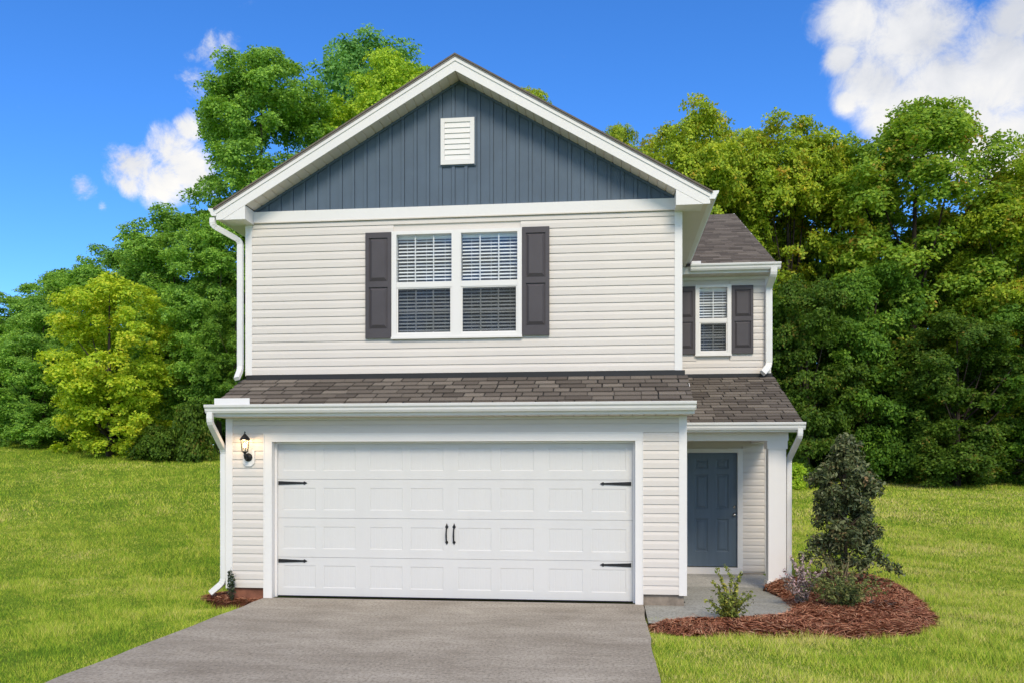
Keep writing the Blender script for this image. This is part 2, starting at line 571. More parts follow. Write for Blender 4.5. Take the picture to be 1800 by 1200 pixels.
# the slab falls gently towards the porch
mb = MB()
rows_ = [(-1.3, 5.228, 5.3), (-.9, 5.228, 6.95), (0.02, 5.228, 7.14), (0.35, 5.79, 7.2), (1.1, 5.79, 7.32), (1.9, 5.79, 7.33), (2.78, 5.79, 7.33)]
vs, fs = [], []
for (y_, xa, xb) in rows_:
    vs += [(xa, y_, walk_z(y_)), (xb, y_, walk_z(y_)), (xa, y_, walk_z(y_) - .2), (xb, y_, walk_z(y_) - .2)]
for k in range(len(rows_) - 1):
    a, b = 4 * k, 4 * k + 4
    fs += [(a, a + 1, b + 1, b), (a, b, b + 2, a + 2), (a + 1, a + 3, b + 3, b + 1)]
mb.add(vs, fs)
tag(mb.build('walkway', 'walk_concrete'), kind='structure')
tag(box('porch_floor', 'porch_concrete', None, 5.79, 7.56, 2.792, 4.6, -.38, -.138), kind='structure')

# ------------------------------------------------------------------ house
house = thing('house', (2.6, 0, -.05), 'two-storey cream vinyl house with white garage door, blue gable and brown shingle roofs', 'house')
s = .657
Wp = 4.5
XL, XR = -.558, 5.778


def side_board(h, L):
    return MB().prism([(.008, .001), (-.016, 0), (-.0145, h * .58), (-.003, h - .0015), (.008, h - .0015)], 0, L, 'x').mesh('siding_board')


_bd = {}


def board(wall, x0, x1, y, z, h, mat='vinyl'):
    key = (round(x1 - x0, 4), round(h, 4))
    if key not in _bd:
        _bd[key] = side_board(h, x1 - x0)
    return link('siding_board', _bd[key], mat, wall, (x0, y, z))


# garage front wall
gw = MB()
gw.box(XL + .02, .02, .008, .3, .13, 2.5).box(5.18, XR - .02, .008, .3, .13, 2.5).box(.02, 5.18, .008, .3, 2.2, 2.5)
gwall = gw.build('garage_wall', 'vinyl', house)
h = .1191
for k in range(20):
    z0 = .137 + k * h
    if k < 18:
        board(gwall, -.461, .001, 0, z0, h)
        board(gwall, 5.199, 5.677, 0, z0, h)
    else:
        board(gwall, -.461, 5.677, 0, z0, h if k < 19 else .085)
for x0, x1 in ((XL, -.461), (5.677, 5.78)):
    box('corner_board', 'trim', house, x0, x1, -.022, .09, .125, 2.495)
for x0, x1 in ((XL + .012, XL + .11), (XR - .12, XR - .012)):
    MB().box(x0, x1, .31, 12.0, .1, 2.49).box(x0, x1, s + .101, 12.0, 2.4905, 5.36).build('side_wall', 'vinyl', house)
box('back_wall', 'vinyl', house, XL + .115, 7.6, 12.02, 12.12, .1, 5.36)
# footing
fnd = box('foundation', 'block', house, 5.201, 5.745, .03, .28, -.3, .128)
box('foundation', 'red_clay', house, XL + .012, -.005, .03, .28, -.3, .128)

# garage door surround
trim = MB().box(0, .109, -.02, .24, -.001, 2.166).box(5.107, 5.2, -.02, .24, -.02, 2.166).box(0, 5.2, -.0205, .24, 2.167, 2.271)
tr_o = trim.build('garage_trim', 'trim', house)
box('edge_bead', 'trim', tr_o, -.012, -.0005, -.026, .0, .0, 2.283)
box('edge_bead', 'trim', tr_o, 5.2005, 5.212, -.026, .0, .0, 2.283)
box('edge_bead', 'trim', tr_o, -.0005, 5.2005, -.026, 0, 2.2715, 2.283)
for x0, x1 in ((.1095, .135), (5.081, 5.1065)):
    box('door_stop', 'trim', tr_o, x0, x1, .10, .145, 0.0, 2.14)
box('door_stop', 'trim', tr_o, .1095, 5.1065, .10, .145, 2.1405, 2.1665)

# garage door with four sections of eight pressed panels
gd = box('garage_door', 'garage_white', house, .112, 5.104, .18, .22, .012, 2.165)
pcols = [.213, .787, 1.455, 2.029, 2.696, 3.279, 3.946, 4.526]
PWID, PHGT = .466, .313
pz = [.126, .670, 1.213, 1.765]
seams = [.014, .552, 1.102, 1.644, 2.164]
pm = MB()
bv = .012
dp = .0045
outer = [(0, 0), (PWID, 0), (PWID, PHGT), (0, PHGT)]
inner = [(bv, bv), (PWID - bv, bv), (PWID - bv, PHGT - bv), (bv, PHGT - bv)]
vs = [(a, 0, b) for a, b in outer] + [(a, dp, b) for a, b in inner]
pm.add(vs, [(i, (i + 1) % 4, 4 + (i + 1) % 4, 4 + i) for i in range(4)])
nst = 6
wst = (PWID - 2 * bv) / nst
for i in range(nst):
    xa, xb = bv + i * wst, bv + (i + 1) * wst
    g_ = .004
    pm.add([(xa + g_, dp, bv), (xb - g_, dp, bv), (xb - g_, dp, PHGT - bv), (xa + g_, dp, PHGT - bv)], [(0, 1, 2, 3)])
    pm.add([(xa, dp + .0016, bv), (xa + g_, dp, bv), (xa + g_, dp, PHGT - bv), (xa, dp + .0016, PHGT - bv)], [(0, 1, 2, 3)])
    pm.add([(xb - g_, dp, bv), (xb, dp + .0016, bv), (xb, dp + .0016, PHGT - bv), (xb - g_, dp, PHGT - bv)], [(0, 1, 2, 3)])
panel_me = pm.mesh('panel')
for r_ in range(4):
    zb, zt = seams[r_] + .002, seams[r_ + 1] - .002
    sm = MB()
    xs = [.114]
    for c_ in pcols:
        xs += [c_, c_ + PWID]
    xs.append(5.102)
    zs = [zb, pz[r_], pz[r_] + PHGT, zt]
    for j in range(3):
        for i in range(len(xs) - 1):
            if j == 1 and i % 2 == 1:
                continue
            sm.add([(xs[i], .15, zs[j]), (xs[i + 1], .15, zs[j]), (xs[i + 1], .15, zs[j + 1]), (xs[i], .15, zs[j + 1])], [(0, 1, 2, 3)])
    for za, zc, y2 in ((zb, zb, .178), (zt, zt, .178)):
        sm.add([(.114, .15, za), (5.102, .15, za), (5.102, y2, za), (.114, y2, za)], [(0, 1, 2, 3)])
    sm.build('door_section', 'garage_white', gd)
    for c_ in pcols:
        link('panel', panel_me, 'garage_white', gd, (c_, .15, pz[r_]))
box('bottom_seal', 'rubber', gd, .114, 5.102, .140, .19, .001, .0115)


def strap(x0, sgn, z):
    pts = [(0, .026), (.345, .013), (.36, .012), (.375, .024), (.395, .012), (.418, 0), (.395, -.012), (.375, -.024), (.36, -.012), (.345, -.013), (0, -.026)]
    mb_ = MB().prism([(x0 + sgn * a, z + b) for a, b in pts], .138, .149, 'y')
    mb_.build('strap_hinge', 'black_iron', gd)


for z_ in (1.593, .50):
    strap(.142, 1, z_)
    strap(5.057, -1, z_)
for x_ in (2.544, 2.646):
    pl = MB()
    pl.prism([(x_, 1.045), (x_ + .012, 1.015), (x_ + .024, .995), (x_ + .010, .972), (x_ - .010, .972), (x_ - .024, .995), (x_ - .012, 1.015)], .140, .149, 'y')
    pl.prism([(x_, .748), (x_ + .012, .768), (x_ + .022, .783), (x_ + .010, .80), (x_ - .010, .80), (x_ - .022, .783), (x_ - .012, .768)], .140, .149, 'y')
    pl.tube([(x_, .143, .985), (x_, .115, .965), (x_, .098, .92), (x_, .095, .875), (x_, .10, .83), (x_, .118, .80), (x_, .143, .785)], [.010, .011, .011, .012, .011, .010, .009], 8)
    pl.build('pull_handle', 'black_iron', gd, smooth=False)

# ---- roof skirt over the garage
SK0, SK1 = (-.31, 2.645), (.70, 3.125)
sk_sl = (SK1[1] - SK0[1]) / (SK1[0] - SK0[0])
sk_a = math.atan(sk_sl)
skirt = MB().prism([(-.30, 2.535), (-.30, 2.632), (.70, 3.112), (.70, 3.02)], -.60, 5.835, 'x').build('garage_roof', 'dark_flash', house)
MB().prism([(.01, 2.497), (.65, 2.497), (.65, 3.01), (.01, 2.66)], XL + .013, XR - .013, 'x').build('roof_end_wall', 'vinyl', house)
box('fascia', 'trim', house, -.61, 5.842, -.322, -.303, 2.505, 2.636)
for x0, x1 in ((-.622, -.603), (5.838, 5.853)):
    MB().prism([(-.30, 2.505), (-.30, 2.60), (.62, 3.035), (.62, 2.95), (0, 2.62), (0, 2.505)], x0, x1, 'x').build('rake_board', 'trim', house)


def soffit_run(x0, x1, y0, y1, z, n, name='soffit'):
    base = box(name, 'soffit', house, x0, x1, y0, y1, z + .012, z + .022)
    wd = (x1 - x0) / n
    me_ = MB().prism([(0.004, .011), (.004, .003), (.012, 0), (wd - .012, 0), (wd - .004, .003), (wd - .004, .011)], y0, y1, 'y').mesh('soffit_panel')
    for i in range(n):
        link('soffit_panel', me_, 'soffit', base, (x0 + i * wd, 0, z))
    return base


soffit_run(-.60, 5.83, -.303, -.001, 2.497, 42)
box('frieze_board', 'trim', house, -.46, 5.676, -.024, -.016, 2.468, 2.4955)


def shingle_mesh(wd, ex):
    v = [(0.006, 0, .002), (wd - .006, 0, .002), (wd - .006, ex + .03, .001), (.006, ex + .03, .001),
         (0.006, 0, .018), (wd - .006, 0, .018), (wd - .006, ex + .03, .004), (.006, ex + .03, .004)]
    return MB().add(v, [(0, 3, 2, 1), (4, 5, 6, 7), (0, 1, 5, 4), (1, 2, 6, 5), (2, 3, 7, 6), (3, 0, 4, 7)]).mesh('shingle')


_sh = {}


def lay_shingles(deck, x0, x1, p0, slope, length, ex, tab, zoff=.014):
    rows = int(length / ex)
    a_ = math.atan(slope)
    cnt = 0
    for r_ in range(rows):
        off = (r_ % 2) * tab * .5 + rnd.choice((0, .25, .12)) * tab
        x = x0 - off
        while x < x1 - .01:
            wd = tab * rnd.choice((.8, 1.0, 1.0, 1.25))
            xa, xb = max(x, x0), min(x + wd, x1)
            x += wd
            if xb - xa < .03:
                continue
            wq = round((xb - xa) / .02) * .02 if xb < x1 - .001 and xa > x0 + .001 else round(xb - xa, 3)
            key = (wq, ex)
            if key not in _sh:
                _sh[key] = shingle_mesh(wq, ex)
            d_ = r_ * ex
            lift = rnd.random() * .003 + r_ * 0
            link('shingle', _sh[key], 'shingle', deck,
                 (xa, p0[0] + d_ * math.cos(a_), p0[1] + d_ * math.sin(a_) + zoff + lift), (a_ - .045, 0, 0))
            cnt += 1
    return cnt


n1 = lay_shingles(skirt, -.615, 5.848, (-.335, 2.612), .48, 1.13, .152, .285)
box('flashing', 'dark_flash', house, XL + .01, XR + .03, .632, .645, 3.05, 3.162)

# gutters (K profile, open top)
KP = [(0, 0), (0, -.108), (-.072, -.108), (-.092, -.078), (-.098, -.05), (-.120, -.030), (-.127, -.004), (-.127, .004), (-.117, .004), (-.112, -.026), (-.09, -.045), (-.085, -.08), (-.068, -.098), (-.008, -.098), (-.008, 0)]


def gutter(L, loc, rz=0):
    g = MB().prism(KP, 0, L, 'x')
    for t_ in (0, L - .004):
        g.prism([(0, 0), (0, -.108), (-.072, -.108), (-.092, -.078), (-.098, -.05), (-.120, -.030), (-.127, .003)], t_ - .002 if t_ == 0 else t_ + .001, t_ + .002 if t_ == 0 else t_ + .006, 'x')
    return g.build('gutter', 'gutter_white', house, loc, (0, 0, rz))


gutter(6.54, (-.675, -.323, 2.655))


def splash(x0, x1, y, z0, z1):
    MB().box(x0, x1, y, y + .012, z0, z1).box(x0, x0 + .012, y + .0125, y + .12, z0, z1 - .01).build('splash_guard', 'gutter_white', house)


splash(-.59, -.09, -.31, 2.64, 2.752)


def downspout(pts, w_=.078, d_=.058, mid=()):
    """rectangular spout; at each bend a few pressed ribs"""
    mb_ = MB()
    P_ = [Vector(p) for p in pts]
    path, sc = [], []
    for i, p in enumerate(P_):
        if 0 < i < len(P_) - 1:
            a_ = (P_[i - 1] - p)
            b_ = (P_[i + 1] - p)
            la, lb = min(.07, a_.length * .4), min(.07, b_.length * .4)
            A, B = p + a_.normalized() * la, p + b_.normalized() * lb
            for q in range(7):
                u = q / 6
                path.append((1 - u) ** 2 * A + 2 * u * (1 - u) * p + u * u * B)
                sc.append(1.0 if q % 2 else 1.07)
        else:
            path.append(p)
            sc.append(1.0)
    mb_.loft(path, lambda i: [(w_ / 2 * sc[i] * a, d_ / 2 * sc[i] * b) for a, b in ((-1, -.8), (-.85, -1), (.85, -1), (1, -.8), (1, .8), (.85, 1), (-.85, 1), (-1, .8))])
    o = mb_.build('downspout', 'gutter_white', house)
    for p in mid:
        MB().box(p[0] - w_ * .53, p[0] + w_ * .53, p[1] - d_ * .53, p[1] + d_ * .53, p[2] - .012, p[2] + .012).build('joint_band', 'gutter_white', o)
    return o


downspout([(-.615, -.385, 2.56), (-.615, -.385, 2.42), (-.625, .06, 2.05), (-.625, .06, .20), (-.80, .02, .045)], mid=((-.625, .06, 1.75), (-.625, .06, .42)))
downspout([(-.93, .36, 5.40), (-.93, .36, 5.29), (-.62, .60, 5.12), (-.62, .60, 3.24), (-.585, .40, 3.09)], mid=((-.62, .60, 4.9), (-.62, .60, 3.45)))

# ---- upper front wall
wX0, wX1, wZ0, wZ1 = 1.6465, 3.5335, 3.6574, 5.1916
uw = MB()
ox0, ox1, oz0, oz1 = wX0 + .05, wX1 - .05, wZ0 + .04, wZ1 - .03
uw.box(XL + .02, ox0, s + .008, s + .1, 3.1, 5.5).box(ox1, XR - .02, s + .008, s + .1, 3.1, 5.5)
uw.box(ox0, ox1, s + .008, s + .1, 3.1, oz0).box(ox0, ox1, s + .008, s + .1, oz1, 5.5)
uwall = uw.build('upper_wall', 'vinyl', house)
h = .1187
for k in range(19):
    z0 = 3.166 + k * h
    hh = h if k < 18 else .083
    if z0 + hh > wZ0 and z0 < wZ1:
        board(uwall, -.457, wX0 + .02, s, z0, hh)
        board(uwall, wX1 - .02, 5.667, s, z0, hh)
    else:
        board(uwall, -.457, 5.667, s, z0, hh)
for x0, x1 in ((XL, -.457), (5.667, 5.772)):
    box('corner_board', 'trim', house, x0, x1, s - .022, s + .09, 3.15, 5.375)
box('frieze_board', 'trim', house, -.456, 5.666, s - .034, s + .004, 5.387, 5.543)
box('edge_bead', 'soffit', house, -.456, 5.666, s - .040, s - .0345, 5.374, 5.392)


def shutter(x0, x1, z0, z1, y, panels, parent=house):
    fr_ = MB()
    mx_ = (x0 + x1) / 2
    fr_.box(x0, x1, y - .020, y - .001, z0, z1)
    px0, px1 = panels[0]
    rows = panels[1:]
    zc = [z0] + [q for r_ in rows for q in r_] + [z1]
    fr_.box(x0, px0, y - .038, y - .0205, z0, z1).box(px1, x1, y - .038, y - .0205, z0, z1)
    for i in range(0, len(zc), 2):
        fr_.box(px0 + .0005, px1 - .0005, y - .0378, y - .0205, zc[i], zc[i + 1])
    o = fr_.build('shutter', 'shutter', parent)
    for a_, b_ in rows:
        g_ = .012
        i_ = .045
        A = [(px0 + g_, y - .021, a_ + g_), (px1 - g_, y - .021, a_ + g_), (px1 - g_, y - .021, b_ - g_), (px0 + g_, y - .021, b_ - g_)]
        B = [(px0 + i_, y - .042, a_ + i_ + .012), (px1 - i_, y - .042, a_ + i_ + .012), (px1 - i_, y - .042, b_ - i_), (px0 + i_, y - .042, b_ - i_)]
        MB().add(A + B, [(4, 5, 6, 7), (0, 1, 5, 4), (1, 2, 6, 5), (2, 3, 7, 6), (3, 0, 4, 7)]).build('shutter_panel', 'shutter', o)


ys_ = s - .018
shutter(1.263, 1.644, 3.663, 5.184, ys_, [(1.316, 1.591), (3.795, 4.395), (4.475, 5.105)])
shutter(3.538, 3.923, 3.670, 5.199, ys_, [(3.592, 3.868), (3.805, 4.405), (4.485, 5.115)])

slat_cache = {}


def make_window(x0, x1, z0, z1, y, lights, meet, nv, pitch, slat_tilt):
    """lights: list of (xa, xb) openings; meet: (lo, hi) of the meeting rail"""
    ztop = z1 - .047
    zbot = z0 + .060
    f = MB()
    edges = [x0] + [q for l in lights for q in l] + [x1]
    yf = y - .050
    f.box(x0, x1, yf, y + .06, ztop, z1).box(x0, x1, yf, y + .06, z0, zbot)
    for i in range(0, len(edges), 2):
        f.box(edges[i], edges[i + 1], yf + .0005, y + .06, zbot, ztop)
    win = f.build('window', 'trim', house)
    box('sill', 'trim', win, x0 - .006, x1 + .006, yf - .012, yf - .0005, z0 - .012, z0 + .018)
    box('interior', 'interior', win, x0 + .02, x1 - .02, y + .30, y + .33, z0, z1)
    MB().box(x0 + .02, x1 - .02, y + .1005, y + .2995, z1 - .03, z1 - .02).box(x0 + .02, x1 - .02, y + .1005, y + .2995, z0, z0 + .03).box(x0 + .02, x0 + .045, y + .1005, y + .2995, z0 + .03, z1 - .03).box(x1 - .045, x1 - .02, y + .1005, y + .2995, z0 + .03, z1 - .03).build('reveal', 'interior', win)
    for xa, xb in lights:
        wd = xb - xa
        # upper sash bars and glass
        up_ = MB().box(xa + .0005, xb - .0005, yf + .010, y - .002, meet[0] + .0005, meet[1])
        up_.build('sash', 'trim', win)
        lo = MB().box(xa + .0005, xa + .021, yf + .018, y - .001, zbot + .0005, meet[0]).box(xb - .021, xb - .0005, yf + .018, y - .001, zbot + .0005, meet[0])
        lo.box(xa + .0215, xb - .0215, yf + .018, y - .001, zbot + .0005, zbot + .024).box(xa + .0215, xb - .0215, yf + .018, y - .001, meet[0] - .016, meet[0])
        lo.build('sash', 'trim', win)
        for (ga, gb, za, zb_, yg) in ((xa + .001, xb - .001, meet[1] + .0005, ztop - .0005, y - .012), (xa + .0215, xb - .0215, zbot + .0245, meet[0] - .0165, y - .004)):
            MB().box(ga, gb, yg, yg + .004, za, zb_).build('pane', 'glass', win)
            for q in range(1, nv):
                xm = ga + (gb - ga) * q / nv
                box('muntin', 'trim', win, xm - .0085, xm + .0085, yg + .006, yg + .014, za, zb_)
            zm = (za + zb_) / 2
            for q in range(nv):
                xm0 = ga + (gb - ga) * q / nv + (.0086 if q else 0)
                xm1 = ga + (gb - ga) * (q + 1) / nv - (.0086 if q < nv - 1 else 0)
                box('muntin', 'trim', win, xm0, xm1, yg + .006, yg + .014, zm - .0085, zm + .0085)
        MB().box(xa + .0216, xb - .0216, yf + .020, yf + .0215, zbot + .0245, meet[0] - .0165).build('insect_screen', 'insect_screen', win)
        # blind
        key = round(wd, 3)
        if key not in slat_cache:
            c_, s_ = math.cos(slat_tilt), math.sin(slat_tilt)
            hw = .024
            prof = []
            for u, v_ in ((-hw, 0), (0, .004), (hw, 0), (hw, -.003), (0, .001), (-hw, -.003)):
                prof.append((u * c_ - v_ * s_, u * s_ + v_ * c_))
            slat_cache[key] = MB().prism(prof, .005, wd - .005, 'x').mesh('slat')
        z_ = zbot + .02
        while z_ < ztop - .05:
            link('slat', slat_cache[key], 'slat', win, (xa, y + .085, z_))
            z_ += pitch
        box('head_rail', 'slat', win, xa + .003, xb - .003, y + .062, y + .098, ztop - .045, ztop + .005)
        for fx in (.17, .52, .86):
            box('blind_cord', 'slat', win, xa + wd * fx - .0025, xa + wd * fx + .0025, y + .0608, y + .0618, zbot, ztop - .046)
    return win


make_window(wX0, wX1, wZ0, wZ1, s, [(1.719, 2.524), (2.660, 3.469)], (4.382, 4.463), 3, .0495, R(38))

# ---- blue gable
PKX = 2.628
SL = .580
ZT = 7.565                      # top of the rake at the peak


def zr(x):
    return ZT - SL * abs(x - PKX)


gable = MB().prism([(-.43, 5.545), (5.66, 5.545), (PKX, 7.31)], s + .012, s + .1, 'y').build('gable_wall', 'gable_blue', house)
bz0 = 5.545
pitch = .1847
bats = [2.543 + pitch * k for k in range(-18, 19)]
def gz(x):
    return min(zr(x) - .232, 9)
for i, bx_ in enumerate(bats):
    a_, b_ = bx_ + .028, bx_ + pitch - .028
    for nm, xa, xb, yy in (('gable_board', a_, b_, s), ('batten', bx_ - .0228, bx_ + .0228, s - .016)):
        xa, xb = max(xa, -.44), min(xb, 5.665)
        if xb - xa < .01:
            continue
        za, zb_ = gz(xa), gz(xb)
        poly = [(xa, bz0), (xb, bz0)]
        if zb_ > bz0:
            poly.append((xb, zb_))
        if xa < PKX < xb:
            poly.append((PKX, gz(PKX)))
        if za > bz0:
            poly.append((xa, za))
        if len(poly) < 3 or max(za, zb_) < bz0 + .01:
            continue
        MB().prism(poly, yy, s + .011, 'y').build(nm, 'gable_blue', gable)
for sg in (-1, 1):
    xe = -.44 if sg < 0 else 5.665
    MB().prism([(xe, gz(xe) - .002), (PKX, gz(PKX) - .002), (PKX, gz(PKX) - .035), (xe, gz(xe) - .037)], s - .024, s - .0165, 'y').build('edge_channel', 'gable_blue', gable)

# gable vent
vent = MB().box(2.365, 2.421, s - .045, s + .004, 6.127, 6.79).box(2.79, 2.852, s - .045, s + .004, 6.127, 6.79).box(2.4215, 2.7895, s - .045, s + .004, 6.732, 6.79).box(2.4215, 2.7895, s - .045, s + .004, 6.127, 6.19).build('gable_vent', 'trim', house)
box('vent_flange', 'gable_blue', vent, 2.345, 2.872, s - .024, s - .0168, 6.107, 6.81)
nl = 7
for i in range(nl):
    za = 6.192 + i * (.538 / nl)
    MB().prism([(s - .044, za), (s - .040, za - .0005 + .012), (s - .028, za + .538 / nl + .008), (s - .020, za + .538 / nl), (s - .030, za)], 2.422, 2.789, 'x').build('louvre', 'trim', vent)

# ---- gable roof, rakes, eaves
yo = .315
roof = MB()
for sg in (-1, 1):
    xe = PKX + sg * 3.52
    roof.prism([(PKX, ZT + .002), (xe, ZT - SL * 3.52 + .002), (xe, ZT - SL * 3.52 - .022), (PKX, ZT - .022)], yo - .032, 10.6, 'y')
roof_o = roof.build('gable_roof', 'shingle_far', house)
for sg in (-1, 1):
    xe = PKX + sg * 3.49
    zl = lambda x, d: ZT - SL * abs(x - PKX) - d
    nm = 'rake_board'
    # slim metal edge, then trim strip, then the board
    MB().prism([(PKX, zl(PKX, .024)), (xe, zl(xe, .024)), (xe, zl(xe, .040)), (PKX, zl(PKX, .040))], yo - .018, yo + .03, 'y').build('drip_edge', 'brown_drip', house)
    MB().prism([(PKX, zl(PKX, .0405)), (xe, zl(xe, .0405)), (xe, zl(xe, .095)), (PKX, zl(PKX, .095))], yo - .006, yo + .03, 'y').build('rake_trim', 'trim', house)
    zlo = 5.362
    xk = PKX + sg * ((ZT - .232 - zlo) / SL)
    MB().prism([(PKX, zl(PKX, .0955)), (xe, zl(xe, .0955)), (xe, max(zlo, zl(xe, .232))), (xk, zlo), (PKX, zl(PKX, .232))], yo + .006, yo + .03, 'y').build('rake_board', 'trim', house)
    # boxed eave return
    xi = -.428 if sg < 0 else 5.664
    MB().prism([(xk - sg * .002, zlo - .003), (xi, zlo - .003), (xi, zl(xi, .234))], yo + .009, s - .002, 'y').build('eave_return', 'trim', house)
    # sloping soffit panels
    run0 = abs(xi - PKX)
    npan = 25
    sb = MB().prism([(PKX, zl(PKX, .215)), (xi, zl(xi, .215)), (xi, zl(xi, .220)), (PKX, zl(PKX, .220))], yo + .031, s - .02, 'y').build('soffit', 'soffit', house)
    for i in range(npan):
        xa, xb = PKX + sg * (run0 * i / npan + .005), PKX + sg * (run0 * (i + 1) / npan - .005)
        dx_ = .010 * sg
        MB().prism([(xa, zl(xa, .2205)), (xb, zl(xb, .2205)), (xb, zl(xb, .226)), (xb - dx_, zl(xb - dx_, .231)), (xa + dx_, zl(xa + dx_, .231)), (xa, zl(xa, .226))], yo + .031, s - .021, 'y').build('soffit_panel', 'soffit', sb)
    # side eave: soffit, fascia, gutter
    xw = XL if sg < 0 else XR - .006
    xf = PKX + sg * 3.46
    a_, b_ = sorted((xw, xf))
    y_end = 12.0 if sg < 0 else 4.5
    box('soffit', 'soffit', house, a_, b_, s - .0015, y_end, 5.362, 5.376)
    a_, b_ = sorted((xk - sg * .004, xf))
    box('soffit', 'soffit', house, a_, b_, yo + .031, s - .002, 5.3625, 5.3755)
    a_, b_ = sorted((xf, xf + sg * .018))
    box('fascia', 'trim', house, a_, b_, yo + .031, y_end, 5.362, 5.535)
    Lg = y_end - yo - .05 if sg < 0 else 3.98
    if sg < 0:
        gutter(Lg, (xf - .019, yo + Lg, 5.525), R(-90))
    else:
        gutter(Lg, (xf + .019, yo, 5.530), R(90))

# ---- recessed wing on the right: porch below, window above
WZ = (2.36, 5.24)
XW1 = 7.64
ww = MB()
vx0, vx1, vz0, vz1 = 6.31, 6.949, 3.823, 5.091
for a_ in ((XR, vx0 + .04, 3.3, 5.28), (vx1 - .04, XW1 - .02, 3.3, 5.28), (vx0 + .04, vx1 - .04, 3.3, vz0 + .04), (vx0 + .04, vx1 - .04, vz1 - .03, 5.28)):
    ww.box(a_[0], a_[1], Wp + .008, Wp + .1, a_[2], a_[3])
wwall = ww.build('wing_wall', 'vinyl', house)
hW = .1205
for k in range(15):
    z0 = 3.49 + k * hW
    hh = hW if k < 14 else .06
    if z0 + hh > vz0 and z0 < vz1:
        board(wwall, XR, vx0 + .02, Wp, z0, hh)
        board(wwall, vx1 - .02, 7.545, Wp, z0, hh)
    else:
        board(wwall, XR, 7.545, Wp, z0, hh)
box('corner_board', 'trim', house, 7.545, XW1 + .01, Wp - .02, Wp + .09, 3.3, 5.235)
box('flashing', 'dark_flash', house, XR + .03, XW1 + .03, Wp - .045, Wp - .03, 3.43, 3.49)
make_window(vx0, vx1, vz0, vz1, Wp, [(6.382, 6.877)], (4.412, 4.49), 2, .0495, R(38))
yw_ = Wp - .018
shutter(6.956, 7.334, 3.849, 5.069, yw_, [(7.002, 7.292), (3.942, 4.426), (4.505, 4.99)])
shutter(5.925, 6.303, 3.849, 5.069, yw_, [(5.968, 6.258), (3.942, 4.426), (4.505, 4.99)])
box('side_wall', 'vinyl', house, XW1 - .1, XW1, Wp + .105, 12.0, -.2, 5.36)
# wing roof
WE = (4.17, 5.375)
w_sl = .445
ridge_y = 9.7
wz = lambda y: WE[1] + w_sl * (y - WE[0])
wr = MB().prism([(WE[0], wz(WE[0]) - .09), (WE[0], wz(WE[0]) - .01), (ridge_y, wz(ridge_y) - .01), (2 * ridge_y - WE[0], wz(WE[0]) - .01), (2 * ridge_y - WE[0], wz(WE[0]) - .09), (ridge_y, wz(ridge_y) - .1)], 5.0, 7.70, 'x').build('wing_roof', 'dark_flash', house)
# small far shingles of the wing roof, too fine to tell apart singly
a_ = math.atan(w_sl)
ex = .143
vs, fs = [], []
for r_ in range(int((ridge_y - WE[0]) / math.cos(a_) / ex)):
    x = 5.9 - rnd.random() * .3
    while x < 7.715:
        wd = .33 * rnd.choice((.7, 1, 1.2))
        xa, xb = max(x, 5.9), min(x + wd, 7.715)
        x += wd
        if xb - xa < .03:
            continue
        for (u, d_, nn) in ((xa + .003, r_ * ex - .04, .016), (xb - .003, r_ * ex - .04, .016), (xb - .003, r_ * ex + ex, .004), (xa + .003, r_ * ex + ex, .004), (xa + .003, r_ * ex - .04, .002), (xb - .003, r_ * ex - .04, .002)):
            vs.append((u, WE[0] + d_ * math.cos(a_) - nn * math.sin(a_), WE[1] + d_ * math.sin(a_) + nn * math.cos(a_) - .006))
        b = len(vs) - 6
        fs += [(b, b + 1, b + 2, b + 3), (b + 4, b + 5, b + 1, b)]
tag(MB().add(vs, fs).build('shingle_field', 'shingle_far', wr), kind='stuff')
MB().prism([(WE[0] + .02, wz(WE[0]) - .14), (WE[0] + .02, wz(WE[0]) + .002), (ridge_y, wz(ridge_y)), (ridge_y, wz(ridge_y) - .14)], 7.7005, 7.716, 'x').build('rake_board', 'trim', house)
gutter(1.56, (6.19, WE[0] - .006, 5.385))
box('fascia', 'trim', house, 5.9, 7.705, WE[0] - .005, WE[0] + .012, 5.235, 5.375)
soffit_run(5.9, 7.70, WE[0] + .013, Wp - .001, 5.238, 12)
box('frieze_board', 'trim', house, XR, 7.544, Wp - .028, Wp - .017, 5.19, 5.2365)
splash(6.215, 6.38, WE[0] + .01, 5.37, 5.465)
downspout([(7.63, 4.10, 5.30), (7.63, 4.12, 5.18), (7.60, 4.42, 5.02), (7.60, 4.42, 3.62), (7.47, 4.28, 3.475)], .11, .07, mid=((7.60, 4.42, 4.9), (7.60, 4.42, 3.85)))

# porch roof
PE = (2.05, 2.505)
p_sl = (3.455 - PE[1]) / (Wp - PE[0])
proof = MB().prism([(PE[0], PE[1] - .1), (PE[0], PE[1] - .012), (Wp - .05, 3.43), (Wp - .05, 3.34)], XR + .002, 7.685, 'x').build('porch_roof', 'dark_flash', house)
n2 = lay_shingles(proof, XR + .002, 7.695, (PE[0] - .03, PE[1] - .028), p_sl, 2.66, .150, .285, .012)
MB().prism([(PE[0] + .02, PE[1] - .15), (PE[0] + .02, PE[1] - .045), (Wp - .06, 3.385), (Wp - .06, 3.28)], 7.6855, 7.692, 'x').build('rake_board', 'trim', house)
gutter(1.925, (5.79, PE[0] - .006, 2.488))
box('fascia', 'trim', house, 5.79, 7.69, PE[0] - .005, PE[0] + .012, 2.35, 2.49)
soffit_run(5.79, 7.685, PE[0] + .013, 2.40, 2.352, 13)
box('porch_beam', 'trim', house, 5.79, 7.55, 2.402, 2.66, 2.225, 2.40)
box('side_beam', 'trim', house, 7.30, 7.549, 2.665, Wp - .03, 2.225, 2.40)
box('porch_ceiling', 'soffit', house, 5.79, 7.29, 2.665, Wp - .02, 2.36, 2.375)
